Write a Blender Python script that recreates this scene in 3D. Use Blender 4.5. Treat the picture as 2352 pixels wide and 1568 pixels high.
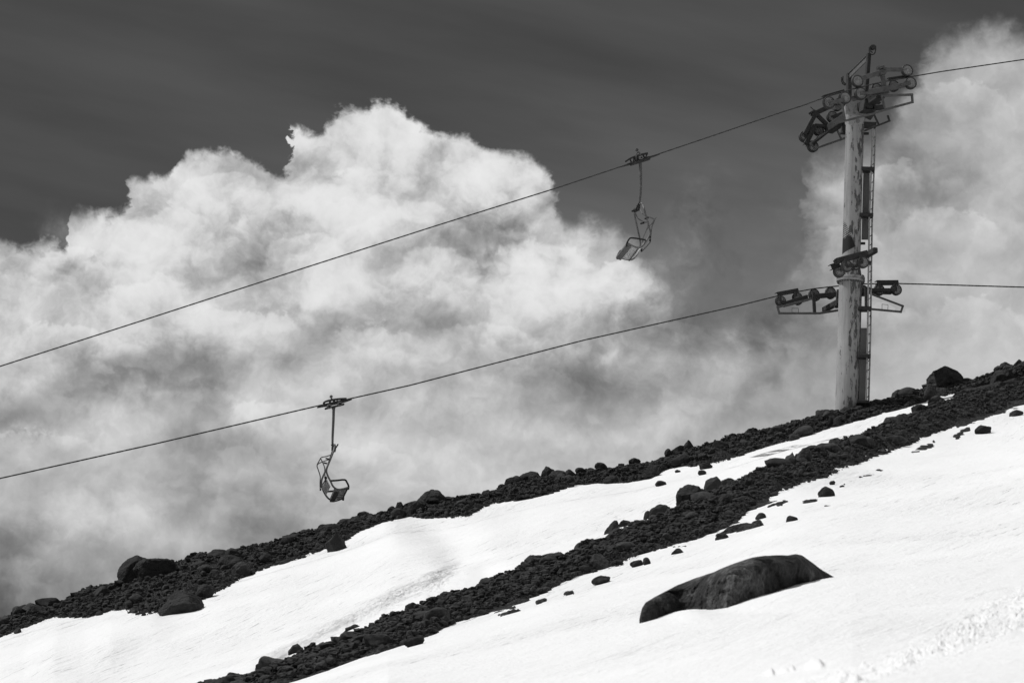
import bpy, math, random
import numpy as np
from mathutils import Vector, Matrix

# ------------------------------------------------------------------ camera
S = bpy.context.scene
for o in list(bpy.data.objects):
    bpy.data.objects.remove(o)
COL = S.collection
PITCH = math.radians(14.0)
FPX = 2352 / 0.36              # focal length in the units used to read off directions
CT, ST = math.cos(PITCH), math.sin(PITCH)
EYE = Vector((0.0, 0.0, 1.6))
cam_d = bpy.data.cameras.new('camera')
cam = bpy.data.objects.new('camera', cam_d)
COL.objects.link(cam)
cam.location = EYE
cam.rotation_euler = (math.pi / 2 + PITCH, 0, 0)
cam_d.sensor_width = 36
cam_d.lens = 100
cam_d.clip_start = 0.1
cam_d.clip_end = 5000
cam_d.dof.use_dof = True
cam_d.dof.focus_distance = 93
cam_d.dof.aperture_fstop = 4.8
S.camera = cam
S.view_settings.view_transform = 'Standard'
S.view_settings.look = 'None'
S.view_settings.exposure = 0
S.view_settings.gamma = 1
S.cycles.max_bounces = 6
S.cycles.diffuse_bounces = 3

SUN_EL, SUN_AZ = math.radians(58), math.radians(-80)     # azimuth clockwise from +Y
sd = bpy.data.lights.new('sun', 'SUN')
sun = bpy.data.objects.new('sun', sd)
COL.objects.link(sun)
sd.energy = 3.05
sd.angle = math.radians(0.8)
sd.color = (1, 1, 1)
to_sun = Vector((math.cos(SUN_EL) * math.sin(SUN_AZ), math.cos(SUN_EL) * math.cos(SUN_AZ), math.sin(SUN_EL)))
sun.rotation_euler = to_sun.to_track_quat('Z', 'Y').to_euler()
sun.location = (0, 0, 60)


# ------------------------------------------------------------------ node helper
class N:
    def __init__(s, nt):
        s.nt = nt
    def new(s, t, **kw):
        n = s.nt.nodes.new(t)
        for k, v in kw.items():
            setattr(n, k, v)
        return n
    def put(s, sock, v):
        if isinstance(v, bpy.types.NodeSocket):
            s.nt.links.new(v, sock)
        elif v is not None:
            sock.default_value = v
    def m(s, op, a, b=None, c=None, clamp=False):
        n = s.new('ShaderNodeMath', operation=op, use_clamp=clamp)
        s.put(n.inputs[0], a); s.put(n.inputs[1], b); s.put(n.inputs[2], c)
        return n.outputs[0]
    def vm(s, op, a, b=None, scale=None):
        n = s.new('ShaderNodeVectorMath', operation=op)
        s.put(n.inputs[0], a); s.put(n.inputs[1], b)
        if scale is not None: s.put(n.inputs['Scale'], scale)
        return n.outputs['Value'] if op in ('DOT_PRODUCT', 'LENGTH', 'DISTANCE') else n.outputs[0]
    def xyz(s, x, y, z=0.0):
        n = s.new('ShaderNodeCombineXYZ')
        s.put(n.inputs[0], x); s.put(n.inputs[1], y); s.put(n.inputs[2], z)
        return n.outputs[0]
    def noise(s, vec, scale, detail=4, rough=.5, lac=2.0, dist=0.0, color=False, typ=None):
        n = s.new('ShaderNodeTexNoise')
        if typ: n.noise_type = typ
        s.put(n.inputs['Vector'], vec)
        n.inputs['Scale'].default_value = scale
        n.inputs['Detail'].default_value = detail
        n.inputs['Roughness'].default_value = rough
        n.inputs['Lacunarity'].default_value = lac
        n.inputs['Distortion'].default_value = dist
        return n.outputs['Color' if color else 0]
    def rng(s, v, a, b, c=0.0, d=1.0, smooth=False):
        n = s.new('ShaderNodeMapRange')
        n.interpolation_type = 'SMOOTHSTEP' if smooth else 'LINEAR'
        s.put(n.inputs[0], v); s.put(n.inputs[1], a); s.put(n.inputs[2], b); s.put(n.inputs[3], c); s.put(n.inputs[4], d)
        return n.outputs[0]
    def ramp(s, v, stops, mode='CARDINAL'):
        n = s.new('ShaderNodeValToRGB')
        cr = n.color_ramp
        cr.interpolation = mode
        while len(cr.elements) < len(stops):
            cr.elements.new(0.5)
        for e, (p, g) in zip(cr.elements, sorted(stops)):
            e.position = p; e.color = (g, g, g, 1)
        s.put(n.inputs[0], v)
        return n.outputs[0]
    def mix(s, f, a, b):
        n = s.new('ShaderNodeMix', data_type='FLOAT')
        s.put(n.inputs[0], f); s.put(n.inputs[2], a); s.put(n.inputs[3], b)
        return n.outputs[0]
    def sep(s, v):
        n = s.new('ShaderNodeSeparateXYZ'); s.put(n.inputs[0], v)
        return n.outputs


# ------------------------------------------------------------------ world: sky and cloud bank
w = bpy.data.worlds.new('World')
S.world = w
w.use_nodes = True
w.node_tree.nodes.clear()
n = N(w.node_tree)
tc = n.new('ShaderNodeTexCoord')
d = n.vm('NORMALIZE', tc.outputs['Generated'])
# chart of the sky round the bearing of the cloud bank (north, 14 degrees up), one unit = 1/6533 of a radian
fw = n.m('MAXIMUM', n.vm('DOT_PRODUCT', d, (0, CT, ST)), 0.05)
A = n.m('DIVIDE', n.vm('DOT_PRODUCT', d, (1, 0, 0)), fw)
B = n.m('DIVIDE', n.vm('DOT_PRODUCT', d, (0, -ST, CT)), fw)
PX = n.m('ADD', n.m('MULTIPLY', A, FPX), 1176.0)
PY = n.m('SUBTRACT', 784.0, n.m('MULTIPLY', B, FPX))
q = n.xyz(A, B, 0.37)

def centred(v, amp):
    return n.vm('SCALE', n.vm('SUBTRACT', v, (.5, .5, .5)), scale=amp)

big = centred(n.noise(q, 9, 2, .5, color=True), 2.0)
mid = centred(n.noise(q, 34, 5, .62, color=True), 2.0)
fine = centred(n.noise(n.vm('ADD', q, n.vm('SCALE', mid, scale=.008)), 120, 6, .6, color=True), 2.0)

# silhouette of the clouds against the blue
edge_pts = [(-300, 640), (-100, 600), (0, 556), (25, 566), (60, 560), (112, 553), (138, 575), (146, 545), (150, 500), (165, 480),
            (205, 478), (240, 492), (270, 498), (288, 470), (300, 425), (345, 412), (388, 408), (412, 372), (450, 352), (500, 342), (545, 356),
            (600, 388), (638, 408), (656, 400), (664, 330), (676, 297), (715, 300), (752, 270), (800, 236), (835, 246),
            (880, 228), (910, 236), (940, 262), (985, 288), (1015, 303), (1065, 308), (1110, 332), (1180, 352),
            (1222, 378), (1258, 404), (1275, 450), (1300, 500), (1390, 512), (1430, 550), (1500, 625), (1540, 668), (1570, 700), (1640, 715),
            (1730, 700), (1790, 655), (1825, 590), (1838, 470), (1850, 420), (1880, 372), (1950, 338), (2010, 318),
            (2060, 268), (2095, 215), (2125, 150), (2150, 110), (2190, 85), (2240, 66), (2290, 55), (2352, 84), (2500, 60), (2700, 100)]
X0, X1 = -300.0, 2700.0
def fcurve(v, pts, ymax):
    c = n.new('ShaderNodeFloatCurve')
    cm = c.mapping.curves[0]
    pts = [((x - X0) / (X1 - X0), y / ymax) for x, y in pts]
    while len(cm.points) < len(pts):
        cm.points.new(.5, .5)
    for p, (x, y) in zip(cm.points, pts):
        p.location = (x, y)
        p.handle_type = 'AUTO_CLAMPED'
    c.mapping.update()
    n.put(c.inputs['Value'], n.m('DIVIDE', n.m('SUBTRACT', v, X0), X1 - X0))
    return n.m('MULTIPLY', c.outputs[0], ymax)

wm = n.sep(mid); wf = n.sep(fine); wb = n.sep(big)
def warp(base, bi, mi, fi, i):
    r = n.m('ADD', base, n.m('MULTIPLY', wb[i], bi))
    r = n.m('ADD', r, n.m('MULTIPLY', wm[i], mi))
    return n.m('ADD', r, n.m('MULTIPLY', wf[i], fi))
ex = warp(PX, 0, 46, 34, 0)
ey = warp(PY, 0, 46, 38, 1)
D = n.m('SUBTRACT', ey, fcurve(ex, edge_pts, 800.0))           # > 0 inside the cloud
soft = fcurve(PX, [(-300, 24), (100, 26), (600, 18), (1200, 22), (1300, 40), (1560, 90), (1750, 110), (1900, 80), (2100, 70), (2700, 70)], 120.0)
mask = n.rng(D, n.m('MULTIPLY', soft, -.55), soft, 0, 1, smooth=True)
# thin veils in the gap between the two banks
def blob(cx, cy, rx, ry, amp):
    dx = n.m('DIVIDE', n.m('SUBTRACT', ex2, cx), rx); dy = n.m('DIVIDE', n.m('SUBTRACT', ey2, cy), ry)
    r2 = n.m('ADD', n.m('MULTIPLY', dx, dx), n.m('MULTIPLY', dy, dy))
    return n.m('MULTIPLY', n.m('POWER', 2.718, n.m('MULTIPLY', r2, -1)), amp)
ex2 = warp(PX, 60, 70, 40, 0); ey2 = warp(PY, 60, 70, 40, 1)
veil = 0.0
for b in VEILS if 'VEILS' in globals() else [(1620, 490, 62, 66, .62), (1590, 560, 60, 50, .3), (1570, 620, 90, 70, .30), (1700, 640, 130, 70, .25), (1830, 560, 70, 70, .3), (125, 520, 40, 45, .28)]:
    veil = n.m('ADD', blob(*b), veil)
veil = n.m('MULTIPLY', veil, n.rng(wf[2], -.35, .45, .35, 1.25))
mask = n.m('MAXIMUM', mask, n.m('MINIMUM', veil, .6))

# broad tones of the cloud bank, display greys on a coarse chart, then carved by turbulence
ROWS = {
 150: [200]*13 + [130, 150, 178, 190],
 250: [200, 200, 200, 200, 200, 195, 226, 226, 212, 200, 190, 170, 130, 130, 160, 182, 190],
 350: [190, 190, 205, 205, 200, 226, 228, 214, 212, 170, 120, 110, 118, 150, 160, 182, 184],
 450: [190, 165, 205, 228, 208, 222, 190, 200, 222, 130, 110, 110, 150, 178, 130, 180, 180],
 550: [212, 205, 226, 212, 168, 205, 215, 165, 165, 215, 150, 100, 110, 170, 172, 188, 190],
 650: [196, 186, 214, 192, 172, 205, 222, 196, 222, 226, 190, 105, 122, 166, 178, 190, 196],
 750: [205, 195, 205, 190, 208, 196, 180, 170, 205, 185, 132, 126, 120, 150, 176, 198, 200],
 850: [200, 170, 164, 150, 204, 195, 188, 180, 168, 145, 165, 158, 152, 158, 185, 196, 190],
 950: [150, 162, 192, 172, 206, 190, 186, 194, 186, 160, 170, 165, 165, 176, 190, 192, 186],
 1050: [182, 198, 204, 166, 168, 196, 198, 198, 196, 190, 184, 180, 180, 185, 190, 190, 190],
 1150: [184, 190, 186, 158, 172, 180, 190, 192, 192, 190, 186, 186, 186, 186, 186, 186, 186],
 1250: [148, 160, 166, 184, 146, 166, 180, 186, 186, 186, 186, 186, 186, 186, 186, 186, 186],
 1350: [124, 142, 152, 160, 160, 170, 180, 186, 186, 186, 186, 186, 186, 186, 186, 186, 186],
 1450: [114, 130, 145, 150, 160, 170, 180, 186, 186, 186, 186, 186, 186, 186, 186, 186, 186]}
gx = n.m('DIVIDE', warp(PX, 60, 95, 46, 0), 2400.0, clamp=True)
gy = warp(PY, 50, 85, 46, 1)
gy = n.m('MINIMUM', n.m('MAXIMUM', gy, 151.0), 1449.0)
tone = 0.0
for ry, vals in ROWS.items():
    r = n.ramp(gx, [(i / 16, v / 255) for i, v in enumerate(vals)])
    hat = n.m('SUBTRACT', 1.0, n.m('DIVIDE', n.m('ABSOLUTE', n.m('SUBTRACT', gy, float(ry))), 100.0), clamp=True)
    hat = n.rng(hat, 0, 1, 0, 1, smooth=True)
    tone = n.m('ADD', tone, n.m('MULTIPLY', r, hat))
# small scale relief: the same turbulence read twice, shifted towards the sun
def relief(sc, det, rough, off, dist=0.0):
    a = n.noise(n.vm('ADD', q, n.vm('SCALE', mid, scale=.010)), sc, det, rough, dist=dist)
    b = n.noise(n.vm('ADD', n.vm('ADD', q, off), n.vm('SCALE', mid, scale=.010)), sc, det, rough, dist=dist)
    return n.m('SUBTRACT', a, b)
rel = n.m('MULTIPLY', relief(26, 8, .55, (-.004, .010, 0)), .68)
rel = n.m('ADD', rel, n.m('MULTIPLY', relief(75, 6, .55, (-.001, .0035, 0)), .30))
contrast = n.m('MULTIPLY', n.rng(PY, 600, 1000, 1.35, .62), n.rng(PX, 1600, 1950, 1.0, .40))
tone = n.m('ADD', tone, n.m('MULTIPLY', rel, contrast))
rim = n.rng(D, 0, 90, .02, 0)
tone = n.m('ADD', tone, rim)
# soft lights and hollows
for b in [(560, 610, 60, 90, -.09), (640, 660, 60, 50, -.05), (40, 1350, 120, 120, -.05), (1060, 530, 80, 50, -.08), (960, 690, 110, 50, -.08), (880, 620, 60, 40, -.04), (1228, 560, 60, 26, -.14), (1290, 590, 40, 40, -.06), (830, 495, 60, 55, .05), (1018, 608, 55, 60, .06),
          (60, 975, 90, 38, -.09), (160, 895, 75, 36, -.10), (250, 850, 70, 36, -.09), (380, 792, 90, 30, -.11), (468, 838, 60, 44, -.09), (520, 905, 50, 60, -.07),
          (600, 930, 44, 34, .09), (1430, 822, 22, 34, .16), (1425, 880, 110, 50, -.045), (1750, 880, 30, 36, -.09), (1745, 765, 60, 44, -.05), (2062, 385, 48, 60, -.10),
          (2335, 565, 60, 40, -.05), (630, 1190, 95, 50, -.09), (480, 1080, 50, 80, -.06), (530, 1150, 44, 100, .06), (790, 960, 90, 40, -.06), (95, 790, 60, 50, .05), (300, 985, 110, 50, .06), (330, 1130, 120, 50, .05), (150, 1180, 90, 60, .04), (90, 860, 50, 40, .04), (1700, 920, 30, 40, -.05), (1640, 855, 60, 60, .04),
          (700, 470, 70, 50, .05), (360, 600, 90, 40, .05), (1250, 640, 60, 60, .04), (1990, 650, 120, 60, .04), (2250, 300, 80, 80, .03), (1500, 930, 60, 40, .04), (860, 800, 90, 40, .03)]:
    tone = n.m('ADD', tone, blob(*b))
# crowns of the heaped towers: crisp upper edge, shading off below
def puff(cx, cy, rx, ry, amp, wgt=1.0):
    dx = n.m('DIVIDE', n.m('SUBTRACT', px3, cx), rx); dy = n.m('DIVIDE', n.m('SUBTRACT', py3, cy), ry)
    r = n.m('SQRT', n.m('ADD', n.m('MULTIPLY', dx, dx), n.m('MULTIPLY', dy, dy)))
    return n.m('MULTIPLY', n.m('MULTIPLY', n.rng(r, 1.06, .90, 0, amp, smooth=True), n.rng(dy, -1, .35, 1, 0, smooth=True)), 1.0)
px3 = warp(PX, 30, 62, 34, 0); py3 = warp(PY, 30, 62, 34, 1)
for p in [(820, 470, 150, 78, .10), (930, 560, 140, 90, .08), (1130, 470, 140, 90, .07), (520, 470, 110, 70, .08), (380, 560, 130, 80, .09), (150, 620, 110, 60, .09), (700, 620, 120, 90, .11),
          (330, 700, 130, 70, .10), (560, 760, 130, 70, .09), (1240, 660, 140, 110, .15), (1460, 660, 90, 80, .16), (1010, 650, 100, 80, .10), (870, 820, 150, 70, .08), (1120, 800, 130, 60, .07),
          (150, 800, 120, 60, .08), (620, 965, 90, 50, .06), (470, 1010, 150, 120, .05), (300, 900, 100, 60, -.05), (1560, 800, 130, 60, .06), (820, 1100, 150, 60, .045), (2230, 260, 110, 80, .07), (2030, 430, 90, 70, .12), (1930, 590, 110, 80, .09),
          (2180, 560, 130, 80, .07), (2000, 760, 120, 70, .08), (2240, 760, 130, 80, .06), (1230, 900, 120, 60, .05), (560, 1120, 80, 80, .05), (90, 1060, 130, 60, .05)]:
    tone = n.m('ADD', tone, puff(*p))
tone = n.m('SUBTRACT', tone, .018)
# highlights roll off instead of clipping
over = n.m('MAXIMUM', n.m('SUBTRACT', tone, .80), 0.0)
tone = n.m('ADD', n.m('MINIMUM', tone, .80), n.m('DIVIDE', over, n.m('ADD', 1.0, n.m('MULTIPLY', over, 5.0))))
cloud_lin = n.m('POWER', n.m('MAXIMUM', tone, .05), 2.2)

# clear sky: the physical sky through a red filter, faint high streaks
sky = n.new('ShaderNodeTexSky')
sky.sky_type = 'NISHITA'
sky.sun_disc = False
sky.sun_elevation = SUN_EL
sky.sun_rotation = SUN_AZ
sky.altitude = 2500
sr = n.new('ShaderNodeSeparateColor'); n.put(sr.inputs[0], sky.outputs[0])
clear = n.m('MULTIPLY', sr.outputs[0], 1.0)
stv = n.xyz(n.m('ADD', A, n.m('MULTIPLY', B, -.0)), n.m('ADD', n.m('MULTIPLY', B, 5.5), n.m('MULTIPLY', A, 1.1)), 0.1)
streak = n.noise(stv, 7, 5, .5)
shade = n.rng(streak, .3, .7, .80, 1.22)
shade = n.m('MULTIPLY', shade, n.rng(PX, 0, 1700, .92, 1.08))
shade = n.m('MULTIPLY', shade, n.mix(n.rng(PX, 500, 1400), 1.0, n.rng(PY, 120, 560, 1.0, 1.62)))
clear = n.m('MULTIPLY', n.m('MULTIPLY', clear, SKY_K if 'SKY_K' in globals() else .495), shade)
out_chart = n.m('ADD', n.m('MULTIPLY', clear, n.m('SUBTRACT', 1.0, mask)), n.m('MULTIPLY', n.m('MULTIPLY', cloud_lin, 10.0), mask))
# the rest of the heavens, never in frame: broken cloud
far_n = n.noise(d, 2.2, 5, .55)
far_c = n.m('ADD', n.m('MULTIPLY', n.rng(far_n, .42, .62, 0, 1, smooth=True), 3.6), 1.0)
inside = n.rng(fw, .90, .96, 0, 1, smooth=True)
bgv = n.mix(inside, far_c, out_chart)
bg = n.new('ShaderNodeBackground')
n.put(bg.inputs[0], bgv)
bg.inputs[1].default_value = 0.1
wo = n.new('ShaderNodeOutputWorld')
n.nt.links.new(bg.outputs[0], wo.inputs[0])
w.cycles.sampling_method = 'MANUAL'
w.cycles.sample_map_resolution = 512

# ------------------------------------------------------------------ helpers
def uv_of(px, py):
    s = (np.asarray(px, float) - 1176) / FPX; t = (784 - np.asarray(py, float)) / FPX
    den = CT - t * ST
    return s / den, (ST + t * CT) / den
def at(px, py, Y):
    """world point seen in direction (px, py) at northing Y"""
    u, v = uv_of(px, py)
    return Vector((float(u) * Y, Y, 1.6 + float(v) * Y))
def t_of_v(v):
    return (v * CT - ST) / (CT + v * ST)
def px_of_u(u, py):
    t = (784 - py) / FPX
    return 1176 + FPX * u * (CT - t * ST)

def hash3(ix, iy, iz, seed=0):
    h = (ix.astype(np.int64) * 374761393 + iy.astype(np.int64) * 668265263 + iz.astype(np.int64) * 2147483647 + seed * 974711) & 0xffffffff
    h = ((h ^ (h >> 13)) * 1274126177) & 0xffffffff
    h = ((h ^ (h >> 16)) * 2246822519) & 0xffffffff
    return (h ^ (h >> 15)) & 0xffffffff
GR = np.random.RandomState(5).normal(size=(256, 3)); GR /= np.linalg.norm(GR, axis=1)[:, None]
def perlin(x, y, z=None, seed=0):
    x = np.asarray(x, float); y = np.asarray(y, float); z = np.zeros_like(x) + .31 if z is None else np.asarray(z, float)
    x0, y0, z0 = np.floor(x), np.floor(y), np.floor(z)
    fx, fy, fz = x - x0, y - y0, z - z0
    sx, sy, sz = [f * f * f * (f * (f * 6 - 15) + 10) for f in (fx, fy, fz)]
    r = 0
    for dx in (0, 1):
        wx = sx if dx else 1 - sx
        for dy in (0, 1):
            wy = sy if dy else 1 - sy
            for dz in (0, 1):
                wz = sz if dz else 1 - sz
                g = GR[hash3(x0 + dx, y0 + dy, z0 + dz, seed) & 255]
                r = r + wx * wy * wz * (g[..., 0] * (fx - dx) + g[..., 1] * (fy - dy) + g[..., 2] * (fz - dz))
    return r
def perlin2(x, y, seed=0):
    x = np.asarray(x, float); y = np.asarray(y, float)
    x0, y0 = np.floor(x), np.floor(y)
    fx, fy = x - x0, y - y0
    sx, sy = [f * f * f * (f * (f * 6 - 15) + 10) for f in (fx, fy)]
    r = 0
    zz = np.zeros_like(x0)
    for dx in (0, 1):
        wx = sx if dx else 1 - sx
        for dy in (0, 1):
            wy = sy if dy else 1 - sy
            g = GR[hash3(x0 + dx, y0 + dy, zz, seed) & 255]
            r = r + wx * wy * (g[..., 0] * (fx - dx) + g[..., 1] * (fy - dy))
    return r * 1.3
def fbm2(x, y, sc, octv, seed=0, gain=.5):
    r = 0; a = 1.0; tot = 0
    for i in range(octv):
        r = r + a * perlin2(x * sc, y * sc, seed + i * 7); tot += a
        a *= gain; sc *= 2.03
    return r / tot
def pebbles(x, y, size, seed=0, dens=.8):
    """height 0..1 of rounded stones of about the given size"""
    gx0, gy0 = np.floor(x / size), np.floor(y / size)
    best = np.zeros_like(x, float)
    zz = np.zeros_like(gx0)
    for dx in (-1, 0, 1):
        for dy in (-1, 0, 1):
            cx, cy = gx0 + dx, gy0 + dy
            h = hash3(cx, cy, zz, seed)
            jx = (h & 255) / 255.; jy = ((h >> 8) & 255) / 255.; jr = ((h >> 16) & 255) / 255.; on = ((h >> 24) & 255) / 255. < dens
            R = size * (.28 + .42 * jr)
            ang = jx * 6.28; ca, sa = np.cos(ang), np.sin(ang)
            ddx = x - (cx + jx) * size; ddy = y - (cy + jy) * size
            a = (ddx * ca + ddy * sa) * (1 + .5 * jy); b = -ddx * sa + ddy * ca
            r2 = (a * a + b * b) / (R * R)
            hh = np.sqrt(np.clip(1 - r2, 0, 1)) * (R / (size * .7)) * on
            best = np.maximum(best, hh)
    return best

def mesh_np(name, verts, faces, mat=None, parent=None, smooth=True, attrs=None, link=True):
    me = bpy.data.meshes.new(name)
    verts = np.asarray(verts, np.float32); faces = np.asarray(faces, np.int32)
    k = faces.shape[1]
    me.vertices.add(len(verts)); me.vertices.foreach_set('co', verts.ravel())
    me.loops.add(faces.size); me.loops.foreach_set('vertex_index', faces.ravel())
    me.polygons.add(len(faces)); me.polygons.foreach_set('loop_start', np.arange(0, faces.size, k, dtype=np.int32))
    me.polygons.foreach_set('use_smooth', np.full(len(faces), smooth))
    me.update(calc_edges=True)
    for an, av in (attrs or {}).items():
        at_ = me.attributes.new(an, 'FLOAT', 'POINT'); at_.data.foreach_set('value', np.asarray(av, np.float32).ravel())
    if mat: me.materials.append(mat)
    if not link: return me
    ob = bpy.data.objects.new(name, me); COL.objects.link(ob)
    if parent: ob.parent = parent
    return ob
def tag(o, label=None, cat=None, group=None, kind=None):
    if label: o['label'] = label
    if cat: o['category'] = cat
    if group: o['group'] = group
    if kind: o['kind'] = kind
    return o

# ------------------------------------------------------------------ materials
def mat_new(name):
    m = bpy.data.materials.new(name); m.use_nodes = True
    nt = m.node_tree; nt.nodes.clear()
    k = N(nt)
    b = k.new('ShaderNodeBsdfPrincipled'); o = k.new('ShaderNodeOutputMaterial')
    nt.links.new(b.outputs[0], o.inputs[0])
    return m, k, b
def grey(k, v):
    c = k.new('ShaderNodeCombineColor')
    for i in range(3): k.put(c.inputs[i], v)
    return c.outputs[0]
def bump(k, b, h, strength, dist):
    bn = k.new('ShaderNodeBump'); bn.inputs['Strength'].default_value = strength; bn.inputs['Distance'].default_value = dist
    k.put(bn.inputs['Height'], h)
    k.nt.links.new(bn.outputs[0], b.inputs['Normal'])

def rock_material(name, base, var, scale, rough=.85, lit_patch=0.0, bmp=.6):
    m, k, b = mat_new(name)
    tc = k.new('ShaderNodeTexCoord')
    oi = k.new('ShaderNodeObjectInfo')
    P = k.vm('ADD', tc.outputs['Object'], k.vm('SCALE', k.xyz(oi.outputs['Random'], .3, .7), scale=40.0))
    n1 = k.noise(P, scale, 6, .6)
    n2 = k.noise(P, scale * 5, 5, .65)
    vor = k.new('ShaderNodeTexVoronoi'); k.put(vor.inputs['Vector'], P); vor.inputs['Scale'].default_value = scale * 9
    v = k.m('MULTIPLY', k.rng(n1, .3, .7, 1 - var, 1 + var), k.rng(n2, .3, .7, .72, 1.3))
    v = k.m('MULTIPLY', v, k.rng(oi.outputs['Random'], 0, 1, .75, 1.3))
    v = k.m('MULTIPLY', v, base)
    if lit_patch:  # sunlit rough area painted as brighter base colour, strongest near mid-width
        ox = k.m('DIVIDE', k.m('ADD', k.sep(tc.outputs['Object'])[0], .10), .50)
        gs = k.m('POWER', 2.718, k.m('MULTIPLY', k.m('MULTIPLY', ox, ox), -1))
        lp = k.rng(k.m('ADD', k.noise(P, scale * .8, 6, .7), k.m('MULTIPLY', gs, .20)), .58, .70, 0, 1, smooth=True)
        v = k.m('ADD', v, k.m('MULTIPLY', k.m('MULTIPLY', lp, lit_patch), k.m('MULTIPLY', k.rng(n2, .35, .6, .35, 1.2), k.rng(k.noise(P, 26, 4, .7), .35, .65, .45, 1.6))))
    k.put(b.inputs['Base Color'], grey(k, v))
    b.inputs['Roughness'].default_value = rough
    b.inputs['Specular IOR Level'].default_value = .25
    h = k.m('ADD', k.m('MULTIPLY', n1, .6), k.m('ADD', k.m('MULTIPLY', n2, .3), k.m('MULTIPLY', vor.outputs[0], .15)))
    bump(k, b, h, bmp, .12 / scale * 2)
    return m
M = {}
M['boulder'] = rock_material('dark_volcanic_rock', .019, .5, 1.6, lit_patch=.0, bmp=.8)
M['boulder_pale'] = rock_material('pale_rock', .031, .5, 1.6, lit_patch=.0, bmp=.8)  # same rock with a paler base grey
M['scree'] = rock_material('scree_stone', .033, .6, 4.0, bmp=.5)

def ground_rock_material():
    m, k, b = mat_new('volcanic_gravel')
    tc = k.new('ShaderNodeTexCoord'); P = tc.outputs['Object']
    n1 = k.noise(P, .7, 5, .6); n2 = k.noise(P, 19, 6, .72)
    vor = k.new('ShaderNodeTexVoronoi'); k.put(vor.inputs['Vector'], P); vor.inputs['Scale'].default_value = 21
    vc = k.sep(vor.outputs['Color'])[0]
    v = k.m('MULTIPLY', k.rng(n1, .3, .7, .75, 1.25), k.rng(n2, .3, .7, .6, 1.35))
    v = k.m('MULTIPLY', v, k.rng(k.m('POWER', vc, 3.0), 0, 1, .6, 2.2))
    k.put(b.inputs['Base Color'], grey(k, k.m('MULTIPLY', v, .031)))
    b.inputs['Roughness'].default_value = .9
    b.inputs['Specular IOR Level'].default_value = .2
    h = k.m('ADD', k.m('MULTIPLY', vor.outputs[0], -.6), k.m('MULTIPLY', n2, .9))
    bump(k, b, h, 1.0, .055)
    return m
M['gravel'] = ground_rock_material()

STREAK = math.radians(68)
def snow_material():
    m, k, b = mat_new('spring_snow')
    tc = k.new('ShaderNodeTexCoord'); P = tc.outputs['Object']
    n1 = k.noise(P, .25, 5, .55)
    # wind lines run across the slope
    Q0 = k.new('ShaderNodeMapping'); k.put(Q0.inputs[0], P); Q0.inputs['Rotation'].default_value = (0, 0, -STREAK)
    Q = k.new('ShaderNodeMapping'); k.put(Q.inputs[0], Q0.outputs[0]); Q.inputs['Scale'].default_value = (.22, 3.2, 1)
    n2 = k.noise(Q.outputs[0], 1.1, 7, .68)
    dr = k.new('ShaderNodeAttribute'); dr.attribute_name = 'drift'
    patchy = k.rng(k.noise(P, .12, 3, .5), .45, .62, 0, 1, smooth=True)
    n3 = k.noise(P, 14, 5, .6)
    dirt = k.m('MULTIPLY', k.rng(k.noise(Q.outputs[0], 1.7, 8, .75), .56, .66, 0, 1, smooth=True), k.m('ADD', patchy, .15))
    v = k.m('SUBTRACT', k.rng(n1, .2, .8, .86, .90), k.m('MULTIPLY', dirt, .34))
    k.put(b.inputs['Base Color'], grey(k, v))
    b.inputs['Roughness'].default_value = .7
    b.inputs['Specular IOR Level'].default_value = .15
    h = k.m('ADD', k.m('MULTIPLY', n2, k.m('ADD', .03, k.m('MULTIPLY', patchy, .07))), k.m('MULTIPLY', n3, .022))
    bump(k, b, k.m('ADD', h, dr.outputs['Fac']), 1.0, 1.0)
    return m
M['snow'] = snow_material()

# ------------------------------------------------------------------ terrain: one slope, two ribs of scree, snow between
U1 = [(-200, 1500), (0, 1428), (60, 1402), (130, 1392), (200, 1358), (260, 1352), (330, 1310), (400, 1300), (470, 1282), (540, 1272), (620, 1254), (700, 1226),
      (770, 1212), (830, 1196), (900, 1183), (1000, 1164), (1060, 1148), (1130, 1134), (1200, 1110), (1300, 1094), (1400, 1084), (1500, 1064), (1600, 1032), (1700, 1006),
      (1800, 982), (1900, 954), (1950, 940), (2050, 918), (2120, 903), (2220, 884), (2280, 860), (2352, 838), (2600, 765)]
L1 = [(-200, 1530), (0, 1462), (60, 1434), (110, 1420), (200, 1413), (300, 1403), (380, 1409), (420, 1402), (490, 1362), (540, 1335), (600, 1306), (660, 1288), (720, 1270),
      (790, 1250), (830, 1215), (880, 1195), (930, 1181), (985, 1194), (1080, 1190), (1110, 1165), (1160, 1150), (1230, 1142), (1290, 1122), (1330, 1110), (1380, 1108),
      (1420, 1112), (1500, 1102), (1530, 1075), (1555, 1064), (1600, 1072), (1650, 1066), (1700, 1050), (1740, 1030), (1800, 1015), (1850, 1000), (1900, 982), (1960, 967),
      (2050, 943), (2130, 921), (2180, 908), (2352, 868), (2600, 800)]
U2 = [(-500, 1960), (0, 1755), (480, 1566), (540, 1555), (600, 1532), (640, 1512), (700, 1490), (760, 1468), (800, 1452), (880, 1418), (950, 1392), (1000, 1370), (1040, 1364),
      (1100, 1340), (1170, 1312), (1220, 1288), (1300, 1264), (1390, 1228), (1480, 1192), (1560, 1154), (1620, 1126), (1700, 1098), (1760, 1072), (1820, 1048), (1880, 1026),
      (1940, 1010), (2000, 988), (2060, 966), (2130, 936), (2180, 918), (2352, 878), (2600, 812)]
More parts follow.
